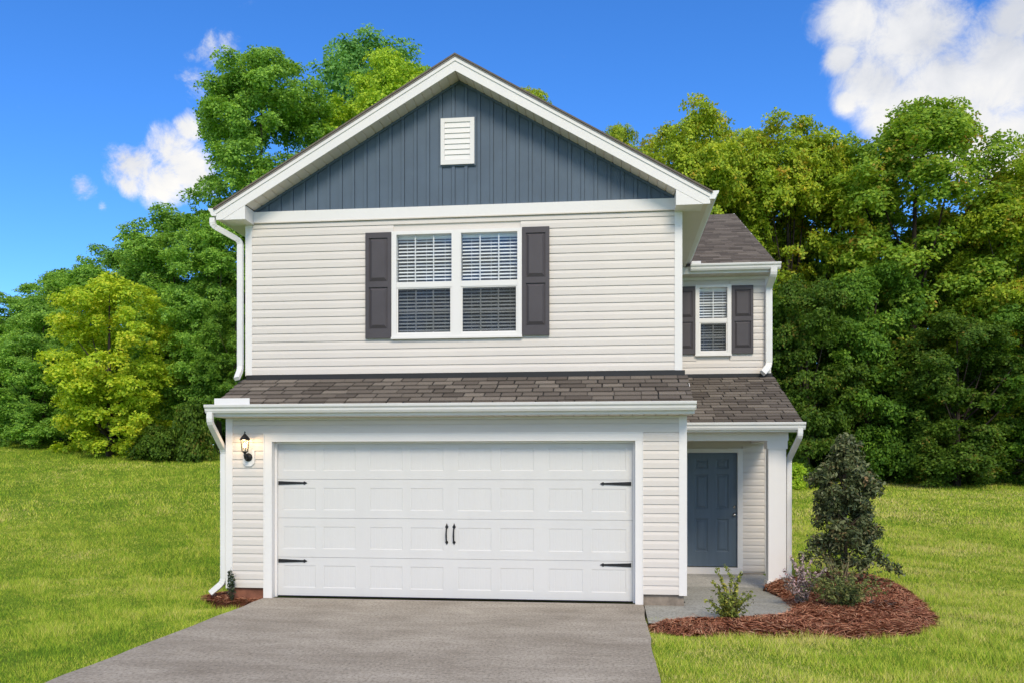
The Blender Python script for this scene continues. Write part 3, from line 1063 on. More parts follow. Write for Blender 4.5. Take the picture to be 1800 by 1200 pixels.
# post with plain capital and base
post = MB().box(7.245, 7.515, 2.41, 2.66, -.2, 2.22).build('porch_post', 'trim', house)
box('post_capital', 'trim', post, 7.225, 7.535, 2.39, 2.68, 2.095, 2.224)
box('post_base', 'trim', post, 7.225, 7.535, 2.39, 2.68, -.21, .02)
downspout([(7.64, 1.98, 2.40), (7.64, 1.99, 2.28), (7.60, 2.62, 1.93), (7.60, 2.62, .0), (7.72, 2.5, -.1)], .075, .06, mid=((7.60, 2.62, 1.62), (7.60, 2.62, .25)))
# door wall
dX0, dX1, dZ0, dZ1 = 6.165, 7.062, -.012, 2.063
dw = MB()
for a_ in ((XR, dX0 - .05, -.12, 3.3), (dX1 + .05, 7.60, -.12, 3.3), (dX0 - .05, dX1 + .05, 2.1, 3.3)):
    dw.box(a_[0], a_[1], Wp + .008, Wp + .1, a_[2], a_[3])
dwall = dw.build('porch_wall', 'vinyl', house)
for k in range(21):
    z0 = -.085 + k * .1197
    hh = .1197
    if z0 + hh > 2.36:
        hh = 2.36 - z0
    if hh < .02:
        continue
    if z0 < 2.11:
        board(dwall, 7.15, 7.541, Wp, z0, hh)
        board(dwall, XR, dX0 - .09, Wp, z0, hh)
    else:
        board(dwall, XR, 7.541, Wp, z0, hh)
box('corner_board', 'trim', house, 7.541, 7.60, Wp - .022, Wp + .09, -.12, 2.36)
box('foundation', 'block', house, XR, 7.57, Wp + .012, Wp + .2, -.3, -.1205)
dt = MB().box(dX0 - .092, dX0, Wp - .03, Wp + .1, -.02, dZ1).box(dX1, dX1 + .092, Wp - .03, Wp + .1, -.02, dZ1).box(dX0 - .092, dX1 + .092, Wp - .03, Wp + .1, dZ1 + .0005, dZ1 + .07)
dt_o = dt.build('door_trim', 'trim', house)
box('door_sill', 'trim', dt_o, dX0 - .092, dX1 + .092, Wp - .05, Wp + .08, -.137, -.0205)
door = MB()
yd = Wp + .03
panels_d = [(6.308, 6.543, 1.766, 1.945), (6.680, 6.910, 1.766, 1.945), (6.308, 6.543, 1.038, 1.671), (6.680, 6.910, 1.038, 1.671), (6.308, 6.543, .256, .862), (6.680, 6.910, .256, .862)]
xs = [dX0 + .003, 6.308, 6.543, 6.680, 6.910, dX1 - .003]
zs = [dZ0 + .006, .256, .862, 1.038, 1.671, 1.766, 1.945, dZ1 - .004]
for j in range(7):
    for i in range(5):
        if j % 2 == 1 and i % 2 == 1:
            continue
        door.add([(xs[i], yd, zs[j]), (xs[i + 1], yd, zs[j]), (xs[i + 1], yd, zs[j + 1]), (xs[i], yd, zs[j + 1])], [(0, 1, 2, 3)])
door.box(dX0 + .003, dX1 - .003, yd + .02, yd + .045, dZ0 + .006, dZ1 - .004)
door_o = door.build('front_door', 'door_blue', house)
for xa, xb, za, zb_ in panels_d:
    rings = [(0, 0), (.022, .014), (.034, .014), (.062, .003)]
    vs, fs = [], []
    for d_, yy in rings:
        vs += [(xa + d_, yd + yy, za + d_), (xb - d_, yd + yy, za + d_), (xb - d_, yd + yy, zb_ - d_), (xa + d_, yd + yy, zb_ - d_)]
    for i in range(3):
        fs += [(4 * i + k, 4 * i + (k + 1) % 4, 4 * i + 4 + (k + 1) % 4, 4 * i + 4 + k) for k in range(4)]
    fs.append((12, 13, 14, 15))
    MB().add(vs, fs).build('door_panel', 'door_blue', door_o)


def lathe_y(name, prof, c, parent, mat):
    """turned knob whose axis points out of the door (towards -y)"""
    n = 14
    vs, fs = [], []
    for r_, d_ in prof:
        vs += [(c[0] + r_ * math.cos(2 * math.pi * k / n), c[1] - d_, c[2] + r_ * math.sin(2 * math.pi * k / n)) for k in range(n)]
    for i in range(len(prof) - 1):
        fs += [(i * n + k, i * n + (k + 1) % n, (i + 1) * n + (k + 1) % n, (i + 1) * n + k) for k in range(n)]
    fs.append(tuple(range((len(prof) - 1) * n, len(prof) * n)))
    return MB().add(vs, fs).build(name, mat, parent, smooth=True)


lathe_y('door_knob', [(.033, .001), (.033, .008), (.013, .014), (.013, .03), (.026, .036), (.029, .05), (.020, .062), (.002, .064)], (7.007, yd, .935), door_o, 'nickel')
lathe_y('deadbolt', [(.027, .001), (.027, .010), (.022, .016), (.010, .017), (.008, .022), (.001, .022)], (7.012, yd, 1.075), door_o, 'nickel')

# ------------------------------------------------------------------ wall lantern
lan = thing('wall_lantern', (-.222, -.02, 1.96), 'lit black wall lantern on white octagonal plate left of garage door', 'lantern')
lx, ly = -.222, -.155
cut = .045
x0, x1, z0, z1 = -.305, -.139, 1.826, 2.084
MB().prism([(x0 + cut, z0), (x1 - cut, z0), (x1, z0 + cut), (x1, z1 - cut), (x1 - cut, z1), (x0 + cut, z1), (x0, z1 - cut), (x0, z0 + cut)], -.034, -.0175, 'y').build('mounting_plate', 'trim', lan)
lathe_y('wall_cup', [(.058, .0), (.058, .012), (.045, .026), (.022, .034), (.01, .036)], (lx, -.0345, 1.952), lan, 'black_iron')
arm = MB().tube([(lx, -.06, 1.950), (lx, -.10, 1.935), (lx, -.14, 1.945), (lx, ly, 1.975), (lx, ly, 2.01)], [.016, .018, .019, .020, .016], 8)
arm.build('arm', 'black_iron', lan, smooth=True)
MB().lathe([(.010, 2.008), (.028, 2.012), (.034, 2.022), (.045, 2.028), (.045, 2.034)], (lx, ly, 0), 6).build('cage_floor', 'black_iron', lan)
for k in range(6):
    a_ = k * math.pi / 3
    MB().tube([(lx + .043 * math.cos(a_), ly + .043 * math.sin(a_), 2.03), (lx + .060 * math.cos(a_), ly + .060 * math.sin(a_), 2.19)], .0042, 5).build('cage_bar', 'black_iron', lan)
    b_ = (k + 1) * math.pi / 3
    MB().add([(lx + .042 * math.cos(a_), ly + .042 * math.sin(a_), 2.034), (lx + .042 * math.cos(b_), ly + .042 * math.sin(b_), 2.034), (lx + .058 * math.cos(b_), ly + .058 * math.sin(b_), 2.187), (lx + .058 * math.cos(a_), ly + .058 * math.sin(a_), 2.187)], [(0, 1, 2, 3)]).build('glass_pane', 'lamp_glass', lan)
MB().lathe([(.060, 2.186), (.078, 2.192), (.076, 2.200), (.050, 2.236), (.030, 2.256), (.022, 2.262), (.016, 2.272), (.006, 2.276), (.011, 2.288), (.009, 2.298), (.001, 2.312)], (lx, ly, 0), 6).build('cap', 'black_iron', lan)
MB().lathe([(.008, 2.034), (.011, 2.05), (.011, 2.075), (.010, 2.08)], (lx, ly, 0), 8).build('candle_sleeve', 'trim', lan)
MB().lathe([(.008, 2.081), (.018, 2.095), (.021, 2.112), (.015, 2.135), (.005, 2.155)], (lx, ly, 0), 10).build('bulb', 'bulb', lan)
pl_d = bpy.data.lights.new('lantern_light', 'POINT')
pl_d.energy = 3.2
pl_d.color = (1, .66, .34)
pl_d.shadow_soft_size = .02
pl_o = bpy.data.objects.new('lantern_light', pl_d)
pl_o.location = (lx, ly - .03, 2.165)
COL.objects.link(pl_o)
pl_o.parent = lan
pl_o.matrix_parent_inverse = Matrix.Translation(-lan.location)

# ------------------------------------------------------------------ planting beds
BED_R = [(5.24, -1.20), (5.6, -1.02), (6.2, -.86), (6.75, -.62), (7.0, -.22), (7.12, .35), (7.22, 1.05), (7.22, 1.9), (7.16, 2.36),
         (7.6, 2.75), (8.1, 3.5), (8.6, 3.45), (9.07, 3.06), (9.25, 2.55), (9.20, 1.8), (9.10, 1.25), (8.98, .5), (8.85, .0), (8.80, -.35), (8.62, -.8), (8.44, -1.15), (8.15, -1.5), (7.83, -1.68),
         (7.3, -1.78), (6.84, -1.81), (6.3, -1.83), (5.87, -1.84), (5.45, -1.80), (5.23, -1.72)]
BED_L = [(-1.05, .22), (-.86, -.02), (-.62, -.14), (-.38, -.16), (-.16, -.10), (-.012, -.01), (-.012, .1), (-.54, .1), (-.57, .75), (-.82, .72)]


def in_poly(px, py, poly):
    px, py = np.asarray(px), np.asarray(py)
    c = np.zeros(px.shape, bool)
    n = len(poly)
    for i in range(n):
        x0, y0 = poly[i]
        x1, y1 = poly[(i + 1) % n]
        if y0 == y1:
            continue
        cond = ((y0 > py) != (y1 > py)) & (px < (x1 - x0) * (py - y0) / (y1 - y0) + x0)
        c ^= cond
    return c


def edge_dist(px, py, poly):
    d = np.full(px.shape, 1e9)
    n = len(poly)
    for i in range(n):
        x0, y0 = poly[i]
        x1, y1 = poly[(i + 1) % n]
        dx, dy = x1 - x0, y1 - y0
        t_ = np.clip(((px - x0) * dx + (py - y0) * dy) / (dx * dx + dy * dy), 0, 1)
        d = np.minimum(d, np.hypot(px - x0 - t_ * dx, py - y0 - t_ * dy))
    return d


def lump(x, y):
    return (np.sin(x * 5.1 + 1.3 * np.sin(y * 3.3)) * np.sin(y * 6.3 + x) * .5 + np.sin(x * 13 + y * 9) * np.sin(y * 11 - x * 4) * .3)


def bed_z(x, y, poly, hgt):
    d = edge_dist(x, y, poly)
    z = -.055 + hgt * sstep(0, .22, d) + .016 * sstep(.03, .2, d) * (lump(x, y) + .3)
    rise = .05 * sstep(1.0, 3.0, y)
    return z + rise * sstep(0, .3, d)


def bed(poly, name, hgt, n_needle, label):
    P_ = np.array(poly)
    st = .05
    X, Yy = np.meshgrid(np.arange(P_[:, 0].min() - st, P_[:, 0].max() + st, st), np.arange(P_[:, 1].min() - st, P_[:, 1].max() + st, st))
    ins = in_poly(X, Yy, poly)
    Zz = np.where(ins, bed_z(X, Yy, poly, hgt), -.16)
    keep = ins.copy()
    keep[1:, :] |= ins[:-1, :]
    keep[:-1, :] |= ins[1:, :]
    keep[:, 1:] |= ins[:, :-1]
    keep[:, :-1] |= ins[:, 1:]
    nyy, nxx = X.shape
    id_ = np.arange(nxx * nyy).reshape(nyy, nxx)
    q = np.stack([id_[:-1, :-1], id_[:-1, 1:], id_[1:, 1:], id_[1:, :-1]], -1).reshape(-1, 4)
    kq = (keep[:-1, :-1] & keep[:-1, 1:] & keep[1:, 1:] & keep[1:, :-1]).reshape(-1)
    q = q[kq]
    used, inv = np.unique(q, return_inverse=True)
    V = np.stack([X, Yy, Zz], -1).reshape(-1, 3)[used]
    me_ = bpy.data.meshes.new(name)
    me_.from_pydata(V.tolist(), [], inv.reshape(-1, 4).tolist())
    me_.shade_smooth()
    tag(link(name, me_, 'straw_soil'), kind='structure')
    # needles
    cx = rng.uniform(P_[:, 0].min(), P_[:, 0].max(), n_needle * 3)
    cy = rng.uniform(P_[:, 1].min(), P_[:, 1].max(), n_needle * 3)
    k = in_poly(cx, cy, poly)
    cx, cy = cx[k][:n_needle], cy[k][:n_needle]
    n = len(cx)
    # needles lie in tangled swirls
    ang = rng.uniform(0, math.pi, n) * .65 + 1.2 * np.sin(cx * 3.1) + 1.2 * np.sin(cy * 2.7 + cx)
    Ln = rng.uniform(.07, .19, n)
    pit = rng.normal(.08, .22, n)
    z = bed_z(cx, cy, poly, hgt) + rng.uniform(.0, .022, n)
    dv = np.stack([np.cos(ang) * np.cos(pit), np.sin(ang) * np.cos(pit), np.sin(pit)], 1)
    c = np.stack([cx, cy, z], 1)
    wv = np.stack([-np.sin(ang), np.cos(ang), rng.normal(0, .35, n)], 1) * .0026
    a, b = c - dv * Ln[:, None] / 2, c + dv * Ln[:, None] / 2
    mid = c + np.array([0, 0, 1]) * (Ln * rng.uniform(.0, .12, n))[:, None]
    V = np.stack([a - wv, mid - wv, b - wv * .4, b + wv * .4, mid + wv, a + wv], 1).reshape(-1, 3)
    me_ = np_mesh('pine_straw', V, 6)
    return tag(link('pine_straw', me_, 'pine_straw'), label, 'pine straw', kind='stuff')


bed(BED_R, 'planting_bed', .065, 26000, 'reddish brown pine straw mulch curving round the right-hand shrubs')
bed(BED_L, 'planting_bed', .04, 2200, 'small patch of pine straw mulch at the left garage corner')


# ------------------------------------------------------------------ foliage helpers
def leaf_quads(c, nrm, ln, wd, droop=.25):
    """diamond leaves at c facing nrm"""
    n = len(c)
    nrm = nrm / np.linalg.norm(nrm, axis=1, keepdims=True)
    t_ = rng.normal(size=(n, 3))
    t_[:, 2] -= droop
    t_ -= nrm * (t_ * nrm).sum(1, keepdims=True)
    t_ /= np.linalg.norm(t_, axis=1, keepdims=True) + 1e-9
    b_ = np.cross(nrm, t_)
    ln = np.asarray(ln).reshape(-1, 1) * np.ones((n, 1))
    wd = np.asarray(wd).reshape(-1, 1) * np.ones((n, 1))
    p0 = c - t_ * ln * .5
    p2 = c + t_ * ln * .5 - nrm * ln * .12
    p1 = c - t_ * ln * .06 + b_ * wd * .5
    p3 = c - t_ * ln * .06 - b_ * wd * .5
    return np.stack([p0, p1, p2, p3], 1).reshape(-1, 3)


def unit(n):
    v = rng.normal(size=(n, 3))
    return v / np.linalg.norm(v, axis=1, keepdims=True)


def clump_leaves(cent, rad, leaf, cover, flat=.7, upb=.55, thin=None):
    out = []
    for i_, (c, r_) in enumerate(zip(cent, rad)):
        n = max(12, int(cover * (thin[i_] if thin is not None else 1) * r_ * r_ / (leaf * leaf)))
        d = unit(n)
        low = d[:, 2] < 0
        flip = low & (rng.random(n) < .5)
        d[flip, 2] *= -1
        u = rng.random(n) ** .42
        # knobbly outline
        k = 1 + .22 * np.sin(d[:, 0] * 5 + c[0]) * np.sin(d[:, 1] * 5 + c[1]) + .16 * np.sin(d[:, 2] * 7 + c[2] + d[:, 0] * 4)
        p = c + d * (r_ * u * k)[:, None] * np.array([1, 1, flat])
        nr = d * .8 + np.array([0, 0, upb]) + rng.normal(size=(n, 3)) * .34
        sz = leaf * rng.uniform(.7, 1.35, n)
        out.append(leaf_quads(p, nr, sz * 1.25, sz))
    return np.concatenate(out)


def prof_oval(t_):
    return np.sqrt(np.clip(1 - (2 * t_ - 1) ** 2, 0, 1)) ** .8


def prof_broad(t_):       # wide low, domed top
    return np.clip(np.minimum(1, .78 + .5 * t_), 0, 1) * np.clip(1 - np.clip((t_ - .62) / .40, 0, 1) ** 2.4, 0, 1) ** .6


def prof_cone(t_):
    return np.clip(1.05 - t_, 0, 1) ** .65 * np.clip(t_ * 6 + .35, 0, 1)


PROF = dict(oval=prof_oval, broad=prof_broad, cone=prof_cone)


def crown_variant(prof, Rr, Hr, n_clump, leaf, seed, crad=(.14, .26), flat=.72, cover=3.9):
    """one crown at its own size, base at z = 0: boughs carry clumps, clumps carry sprays, sprays carry leaves"""
    g = np.random.default_rng(seed)
    P_ = PROF[prof]
    nb = 34
    tb = g.random(nb * 4)
    tb = tb[g.random(nb * 4) < P_(tb) + .1][:nb]
    tb[:4] = (.90, .84, .93, .78)
    ab = g.uniform(0, 2 * math.pi, len(tb))
    rb = P_(tb) * Rr * g.uniform(.45, .86, len(tb))
    B = np.stack([rb * np.cos(ab), rb * np.sin(ab), tb * Hr], 1)
    cent, rad = [], []
    lean = g.uniform(0, 6.28)
    while len(cent) < n_clump:
        if g.random() < .72:
            c = B[g.integers(len(B))] + g.normal(size=3) * np.array([.21, .21, .17]) * Rr
        else:
            u, w_ = g.random(), g.uniform(0, 6.28)
            q = P_(np.array(u)) * Rr * math.sqrt(g.uniform(.1, 1))
            c = np.array([q * math.cos(w_), q * math.sin(w_), u * Hr])
        rc = Rr * g.uniform(*crad)
        tt = (c[2] + rc * flat * .6) / Hr
        if not 0 < tt < 1 or c[2] < rc * flat * .5:
            continue
        an = math.atan2(c[1], c[0])
        lim = float(P_(np.array(tt))) * Rr * (1 + .13 * math.sin(3 * an + lean) + .09 * math.sin(9 * tt + 2 * an + lean)) - rc * .55
        if math.hypot(c[0], c[1]) > max(lim, .12 * Rr):
            continue
        cent.append(c)
        rad.append(rc)
    cent, rad = np.array(cent), np.array(rad)
    out_ = []
    rs = leaf * 2.7
    for c, rc in zip(cent, rad):
        m_ = max(5, int(cover * 7.5 * rc * rc * .5 / (rs * rs * 3.1)))
        d = g.normal(size=(m_, 3))
        d /= np.linalg.norm(d, axis=1, keepdims=True)
        fl = (d[:, 2] < 0) & (g.random(m_) < .45)
        d[fl, 2] *= -1
        u = g.random(m_) ** .38
        sc_ = c + d * (rc * u)[:, None] * np.array([1, 1, flat])
        out_dir = c.copy()
        out_dir[2] = 0
        out_dir /= np.linalg.norm(out_dir) + 1e-6
        nr = d * .65 + out_dir * .25 + np.array([0, 0, .6]) + g.normal(size=(m_, 3)) * .30
        nr /= np.linalg.norm(nr, axis=1, keepdims=True)
        k_ = 15
        P0 = np.repeat(sc_, k_, 0)
        N0 = np.repeat(nr, k_, 0)
        off = g.normal(size=(m_ * k_, 3))
        off -= N0 * (off * N0).sum(1, keepdims=True)
        off /= np.linalg.norm(off, axis=1, keepdims=True) + 1e-9
        off *= (rs * np.sqrt(g.random(m_ * k_)))[:, None]
        rr_ = np.linalg.norm(off, axis=1, keepdims=True)
        pos_ = P0 + off + N0 * g.normal(0, .12 * rs, (m_ * k_, 1)) - np.array([0, 0, 1]) * rr_ * .25
        ln_ = N0 + g.normal(size=(m_ * k_, 3)) * .36
        sz = leaf * g.uniform(.7, 1.35, m_ * k_)
        out_.append((pos_, ln_, sz))
    pos_ = np.concatenate([o[0] for o in out_])
    ln_ = np.concatenate([o[1] for o in out_])
    sz = np.concatenate([o[2] for o in out_])
    V_ = leaf_quads(pos_, ln_, sz * 1.3, sz * .95, .35)
    V_[:, 2] = np.clip(V_[:, 2], -.02 * Hr, None)
    return np_mesh('crown', V_, 4), cent, Rr, Hr


VAR = {}


def variants():
    rng_keep = globals()['rng']
    globals()['rng'] = np.random.default_rng(404)
    VAR['broad'] = [crown_variant('broad', 3.3, 13.0, 400, .086, 901, (.11, .22)), crown_variant('broad', 3.3, 13.0, 400, .086, 902, (.11, .22)), crown_variant('broad', 3.3, 13.0, 360, .088, 903, (.12, .24))]
    VAR['oval'] = [crown_variant('oval', 3.0, 9.5, 250, .088, 904, (.12, .24))]
    VAR['low'] = [crown_variant('broad', 2.4, 7.0, 270, .076, 905, (.11, .22), .6), crown_variant('broad', 2.4, 7.0, 270, .076, 906, (.11, .22), .6)]
    VAR['bush'] = [crown_variant('broad', 1.0, 1.5, 40, .075, 907, (.28, .42))]
    globals()['rng'] = rng_keep


variants()


def tree(name, label, x, y, ztop, rx, mat, kind='broad', z_low=.08, trunk_r=.16, cat='tree', seed=0, limbs=12, group=None, rot=None):
    g = np.random.default_rng(1000 + seed)
    zg = float(ground_z(x, y))
    zc0 = zg + (ztop - zg) * z_low
    hgt = ztop - zg
    root = thing(name, (x, y, zg), label, cat, group)
    vs_ = VAR[kind]
    me_, cent, Rr, Hr = vs_[seed % len(vs_)]
    sx, sz = rx / Rr, (ztop - zc0) / Hr
    rz = g.uniform(0, 6.28) if rot is None else rot
    o = link('crown', me_, mat, root, (x, y, zc0), (0, 0, rz))
    o.scale = (sx, sx, sz)
    o.material_slots[0].link = 'OBJECT'
    o.material_slots[0].material = MATS[mat]
    cw = np.stack([x + sx * (cent[:, 0] * math.cos(rz) - cent[:, 1] * math.sin(rz)), y + sx * (cent[:, 0] * math.sin(rz) + cent[:, 1] * math.cos(rz)), zc0 + sz * cent[:, 2]], 1)
    mb_ = MB()
    steps = 7
    bx, by = g.normal(0, .12, 2)
    top_ = hgt * .9

    def axis(f_):
        return (x + bx * math.sin(f_ * 3.1) * hgt * .06, y + by * math.sin(f_ * 2.6) * hgt * .06, zg - .15 + f_ * (top_ + .15))
    mb_.tube([axis(i / 6) for i in range(7)], [trunk_r * (1.3 if i == 0 else 1 - .88 * i / 6) for i in range(7)], 7)
    for q in g.choice(len(cw), min(limbs, len(cw)), replace=False):
        c = cw[q]
        f_ = min(.95, max(.14, (c[2] - zg) / hgt * g.uniform(.5, .8)))
        p0, p2 = Vector(axis(f_)), Vector(c)
        p1 = p0.lerp(p2, .5) + Vector((0, 0, -.07 * (p2 - p0).length))
        r0 = max(.018, trunk_r * (1 - .85 * f_) * .5)
        mb_.tube([p0, p1, p2], [r0, r0 * .65, r0 * .2], 5)
    mb_.build('trunk', 'bark', root, smooth=True)
    return root


# ------------------------------------------------------------------ trees beyond the lawn, left side
T_LEFT = (
    ('tall_tree', 'tall bright green tree rising just left of the gable, above the left eave', -10.35, 25, 20.1, 3.35, 'leaf_green', 'broad', .30, .2, 1),
    ('tall_tree', 'tallest blue-green tree standing far back behind the left roof slope', -8.7, 36, 26.0, 4.3, 'leaf_blue', 'oval', .42, .22, 2),
    ('leafy_tree', 'lime green tree whose top shows above the left roof slope', -5.5, 28, 21.0, 3.2, 'leaf_lime', 'oval', .4, .18, 3),
    ('leafy_tree', 'tree whose tip just clears the right roof slope near the peak', 1.05, 30, 20.0, 1.9, 'leaf_autumn', 'oval', .5, .15, 4),
    ('leafy_tree', 'dark green tree with visible trunk in the shade beside the left wall', -11.6, 23.4, 12.6, 2.5, 'leaf_green', 'broad', .14, .13, 5),
    ('leafy_tree', 'mid green rounded tree between the yellow tree and the tall one', -15.9, 28, 14.0, 3.3, 'leaf_green', 'broad', .06, .17, 6),
    ('leafy_tree', 'second green tree down the skyline slope, behind the yellow tree', -19.3, 29.5, 12.9, 3.0, 'leaf_green', 'broad', .06, .16, 7),
    ('leafy_tree', 'third green tree down the skyline slope, left of the yellow tree top', -23.0, 30, 11.9, 3.0, 'leaf_green', 'broad', .04, .16, 8),
    ('leafy_tree', 'leftmost skyline tree with rounded green crown', -27.6, 30, 10.9, 3.6, 'leaf_green', 'broad', .04, .16, 9),
    ('leafy_tree', 'low dark green tree filling the dip left of the yellow tree', -21.3, 26, 9.3, 2.4, 'leaf_green', 'low', .03, .15, 10),
    ('yellow_tree', 'yellow-green tree standing forward on the left edge of the lawn', -15.0, 21, 9.3, 2.7, 'leaf_yellow', 'low', .0, .14, 11),
    ('young_tree', 'small green tree at the left edge of the picture, low in front', -19.6, 22.8, 7.3, 2.1, 'leaf_green', 'low', .0, .10, 12),
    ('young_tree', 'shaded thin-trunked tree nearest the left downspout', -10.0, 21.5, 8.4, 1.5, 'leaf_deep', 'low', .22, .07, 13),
)
for nm, lab, x_, y_, zt, r_, mt, kd, zl_, tr_, sd in T_LEFT:
    tree(nm, lab, x_, y_, zt, r_, mt, kd, zl_, tr_, seed=sd)
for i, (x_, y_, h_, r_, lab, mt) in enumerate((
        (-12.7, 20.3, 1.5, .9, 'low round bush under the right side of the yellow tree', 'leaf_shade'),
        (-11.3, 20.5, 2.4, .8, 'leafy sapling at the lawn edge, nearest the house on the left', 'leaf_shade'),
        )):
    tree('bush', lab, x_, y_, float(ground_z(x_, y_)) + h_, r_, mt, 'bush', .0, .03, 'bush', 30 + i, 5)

# right side
T_RIGHT = (
    ('narrow tree tip behind the right roof slope, above the side gutter', 5.2, 30, 18.1, 1.6, 'leaf_autumn', 'oval', .5, .13, 41),
    ('olive green autumn-tinted tree directly above the wing roof', 8.3, 26, 17.1, 3.2, 'leaf_autumn', 'broad', .06, .18, 42),
    ('yellowish tree with slender top between the wing roof and the largest tree', 12.3, 27, 16.9, 3.4, 'leaf_autumn', 'broad', .06, .18, 43),
    ('largest broad green tree under the white cloud on the right', 17.5, 26.5, 17.3, 4.4, 'leaf_vine', 'broad', .05, .24, 44),
    ('tree sloping down at the right edge of the picture', 21.4, 25, 14.4, 3.4, 'leaf_autumn', 'broad', .03, .17, 45),
    ('back-row tree filling the skyline between the two olive trees', 10.4, 30, 17.6, 3.1, 'leaf_autumn', 'broad', .1, .16, 51),
    ('back-row tree filling the skyline left of the largest tree', 15.0, 30, 16.9, 3.0, 'leaf_vine', 'broad', .1, .16, 52),
    ('back-row tree showing behind the wing roof ridge', 7.2, 30.5, 17.6, 2.6, 'leaf_autumn', 'broad', .1, .16, 54),
    ('back-row tree behind the one sloping down at the right edge', 22.6, 29, 14.6, 3.4, 'leaf_vine', 'broad', .1, .16, 55),
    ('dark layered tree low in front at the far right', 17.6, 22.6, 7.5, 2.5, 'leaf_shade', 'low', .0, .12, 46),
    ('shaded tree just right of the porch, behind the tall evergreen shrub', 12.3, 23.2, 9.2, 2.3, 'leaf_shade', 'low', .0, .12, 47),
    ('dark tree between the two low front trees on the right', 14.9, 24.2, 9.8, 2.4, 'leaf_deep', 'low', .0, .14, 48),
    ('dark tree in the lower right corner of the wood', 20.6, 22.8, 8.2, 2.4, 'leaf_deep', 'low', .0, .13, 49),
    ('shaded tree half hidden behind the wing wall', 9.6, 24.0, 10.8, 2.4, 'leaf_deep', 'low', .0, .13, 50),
)
for lab, x_, y_, zt, r_, mt, kd, zl_, tr_, sd in T_RIGHT:
    tree('leafy_tree', lab, x_, y_, zt, r_, mt, kd, zl_, tr_, seed=sd, limbs=18)
for i, (x_, y_, h_, r_, lab, mt) in enumerate((
        (11.25, 21.2, 1.0, .75, 'bright green low bush at the lawn edge beside the porch post', 'leaf_lime'),
        )):
    tree('bush', lab, x_, y_, float(ground_z(x_, y_)) + h_, r_, mt, 'bush', .0, .03, 'bush', 60 + i, 5)

# the wood behind, one mass of leaves
rng = np.random.default_rng(77)
cl, cr = [], []
for x_ in np.arange(-44, 40, 1.7):
    right = x_ > 3
    top = 12.5 if x_ > 3 else (9.0 if x_ < -19 else 11.0)
    if -7 < x_ < 3:
        continue
    for _ in range(36):
        yy = rng.uniform(32, 40) if not right else rng.uniform(30, 38)
        zg = float(ground_z(x_, yy))
        cl.append((x_ + rng.normal(0, .8), yy, zg + rng.random() ** 1.25 * (top - zg)))
        cr.append(rng.uniform(.9, 1.6))
V = clump_leaves(np.array(cl), np.array(cr), .36, 9, .75)
V[:, 2] = np.maximum(V[:, 2], ground_z(V[:, 0], V[:, 1]) + .02)
tag(link('background_wood', np_mesh('background_wood', V, 4), 'leaf_deep'), 'deep green wood closing the view behind the nearer trees', 'wood', kind='stuff')

# ------------------------------------------------------------------ shrubs by the house
rng = np.random.default_rng(5)


def shrub(name, label, base, stems, leaf, mat, stem_mat='twig', per=60, stem_r=.006, cat='shrub', spread=.05, bare=.15):
    """stems: list of (dx, dy, height): leaves spiral up each stem"""
    root = thing(name, base, label, cat)
    mb_ = MB()
    C_, N_ = [], []
    for dx, dy, hh in stems:
        p0 = Vector(base) + Vector((dx * .12, dy * .12, -.03))
        p3 = Vector(base) + Vector((dx, dy, hh))
        bend = Vector((rng.normal(0, .03), rng.normal(0, .03), 0))
        pts = []
        for q in range(6):
            u = q / 5
            pts.append(p0.lerp(p3, u) + Vector((dx, dy, 0)) * (-.25 * math.sin(u * math.pi)) + bend * math.sin(u * math.pi))
        mb_.tube(pts, [stem_r * (1 - .8 * q / 5) for q in range(6)], 5)
        n = int(per * hh / .5)
        for _ in range(n):
            u = bare + (1 - bare) * rng.random() ** .9
            k = min(4, int(u * 5))
            p = pts[k].lerp(pts[k + 1], u * 5 - k)
            off = Vector(unit(1)[0]) * spread * rng.uniform(.3, 1) * (1.25 - u * .6)
            C_.append(p + off)
            N_.append(off.normalized() * .7 + Vector((0, 0, .55)) + Vector(rng.normal(size=3)) * .4)
    mb_.build('stems', stem_mat, root)
    n = len(C_)
    sz = leaf * rng.uniform(.7, 1.3, n)
    V = leaf_quads(np.array(C_), np.array(N_), sz, sz * .5, -.3)
    link('foliage', np_mesh('foliage', V, 4), mat, root)
    return root


def radial(n, r0, h0, h1, jit=.3):
    out = []
    for k in range(n):
        a_ = 2 * math.pi * k / n + rng.normal(0, .3)
        rr = r0 * math.sqrt(rng.random()) * 1.1
        out.append((rr * math.cos(a_), rr * math.sin(a_), rng.uniform(h0, h1)))
    return out


bz = lambda x, y: float(bed_z(np.array([x]), np.array([y]), BED_R, .065)[0])
# front shrub beside the walk
st = radial(34, .29, .12, .36) + [(-.16, .0, .62), (-.05, .05, .66), (-.21, -.02, .48), (.02, .02, .52), (.12, 0, .50), (.15, .05, .58), (.20, 0, .36), (-.10, -.05, .52)]
shrub('young_shrub', 'young yellow-green shrub with upright shoots in the straw before the walkway', (6.20, -.98, bz(6.20, -.98)), st, .045, 'leaf_shrub', per=95, spread=.045)
shrub('flowering_shrub', 'pale pinkish shrub at the corner where walkway meets bed', (7.30, .25, bz(7.3, .25)), radial(30, .30, .2, .50) + [(-.14, .0, .62), (.03, .06, .64), (.14, 0, .6)], .044, 'leaf_pink', per=95, spread=.045)
shrub('low_shrub', 'low dark green shrub with bare pale stems before the evergreen', (7.78, .05, bz(7.78, .05)), radial(60, .55, .14, .44), .048, 'leaf_low', per=105, spread=.06)
shrub('dry_stems', 'tuft of tall bare tan stems in front of the evergreen shrub', (7.86, .55, bz(7.86, .55)), radial(24, .48, .45, .72), .035, 'leaf_low', 'weed_stem', per=9, stem_r=.006, cat='plant', spread=.03, bare=.3)
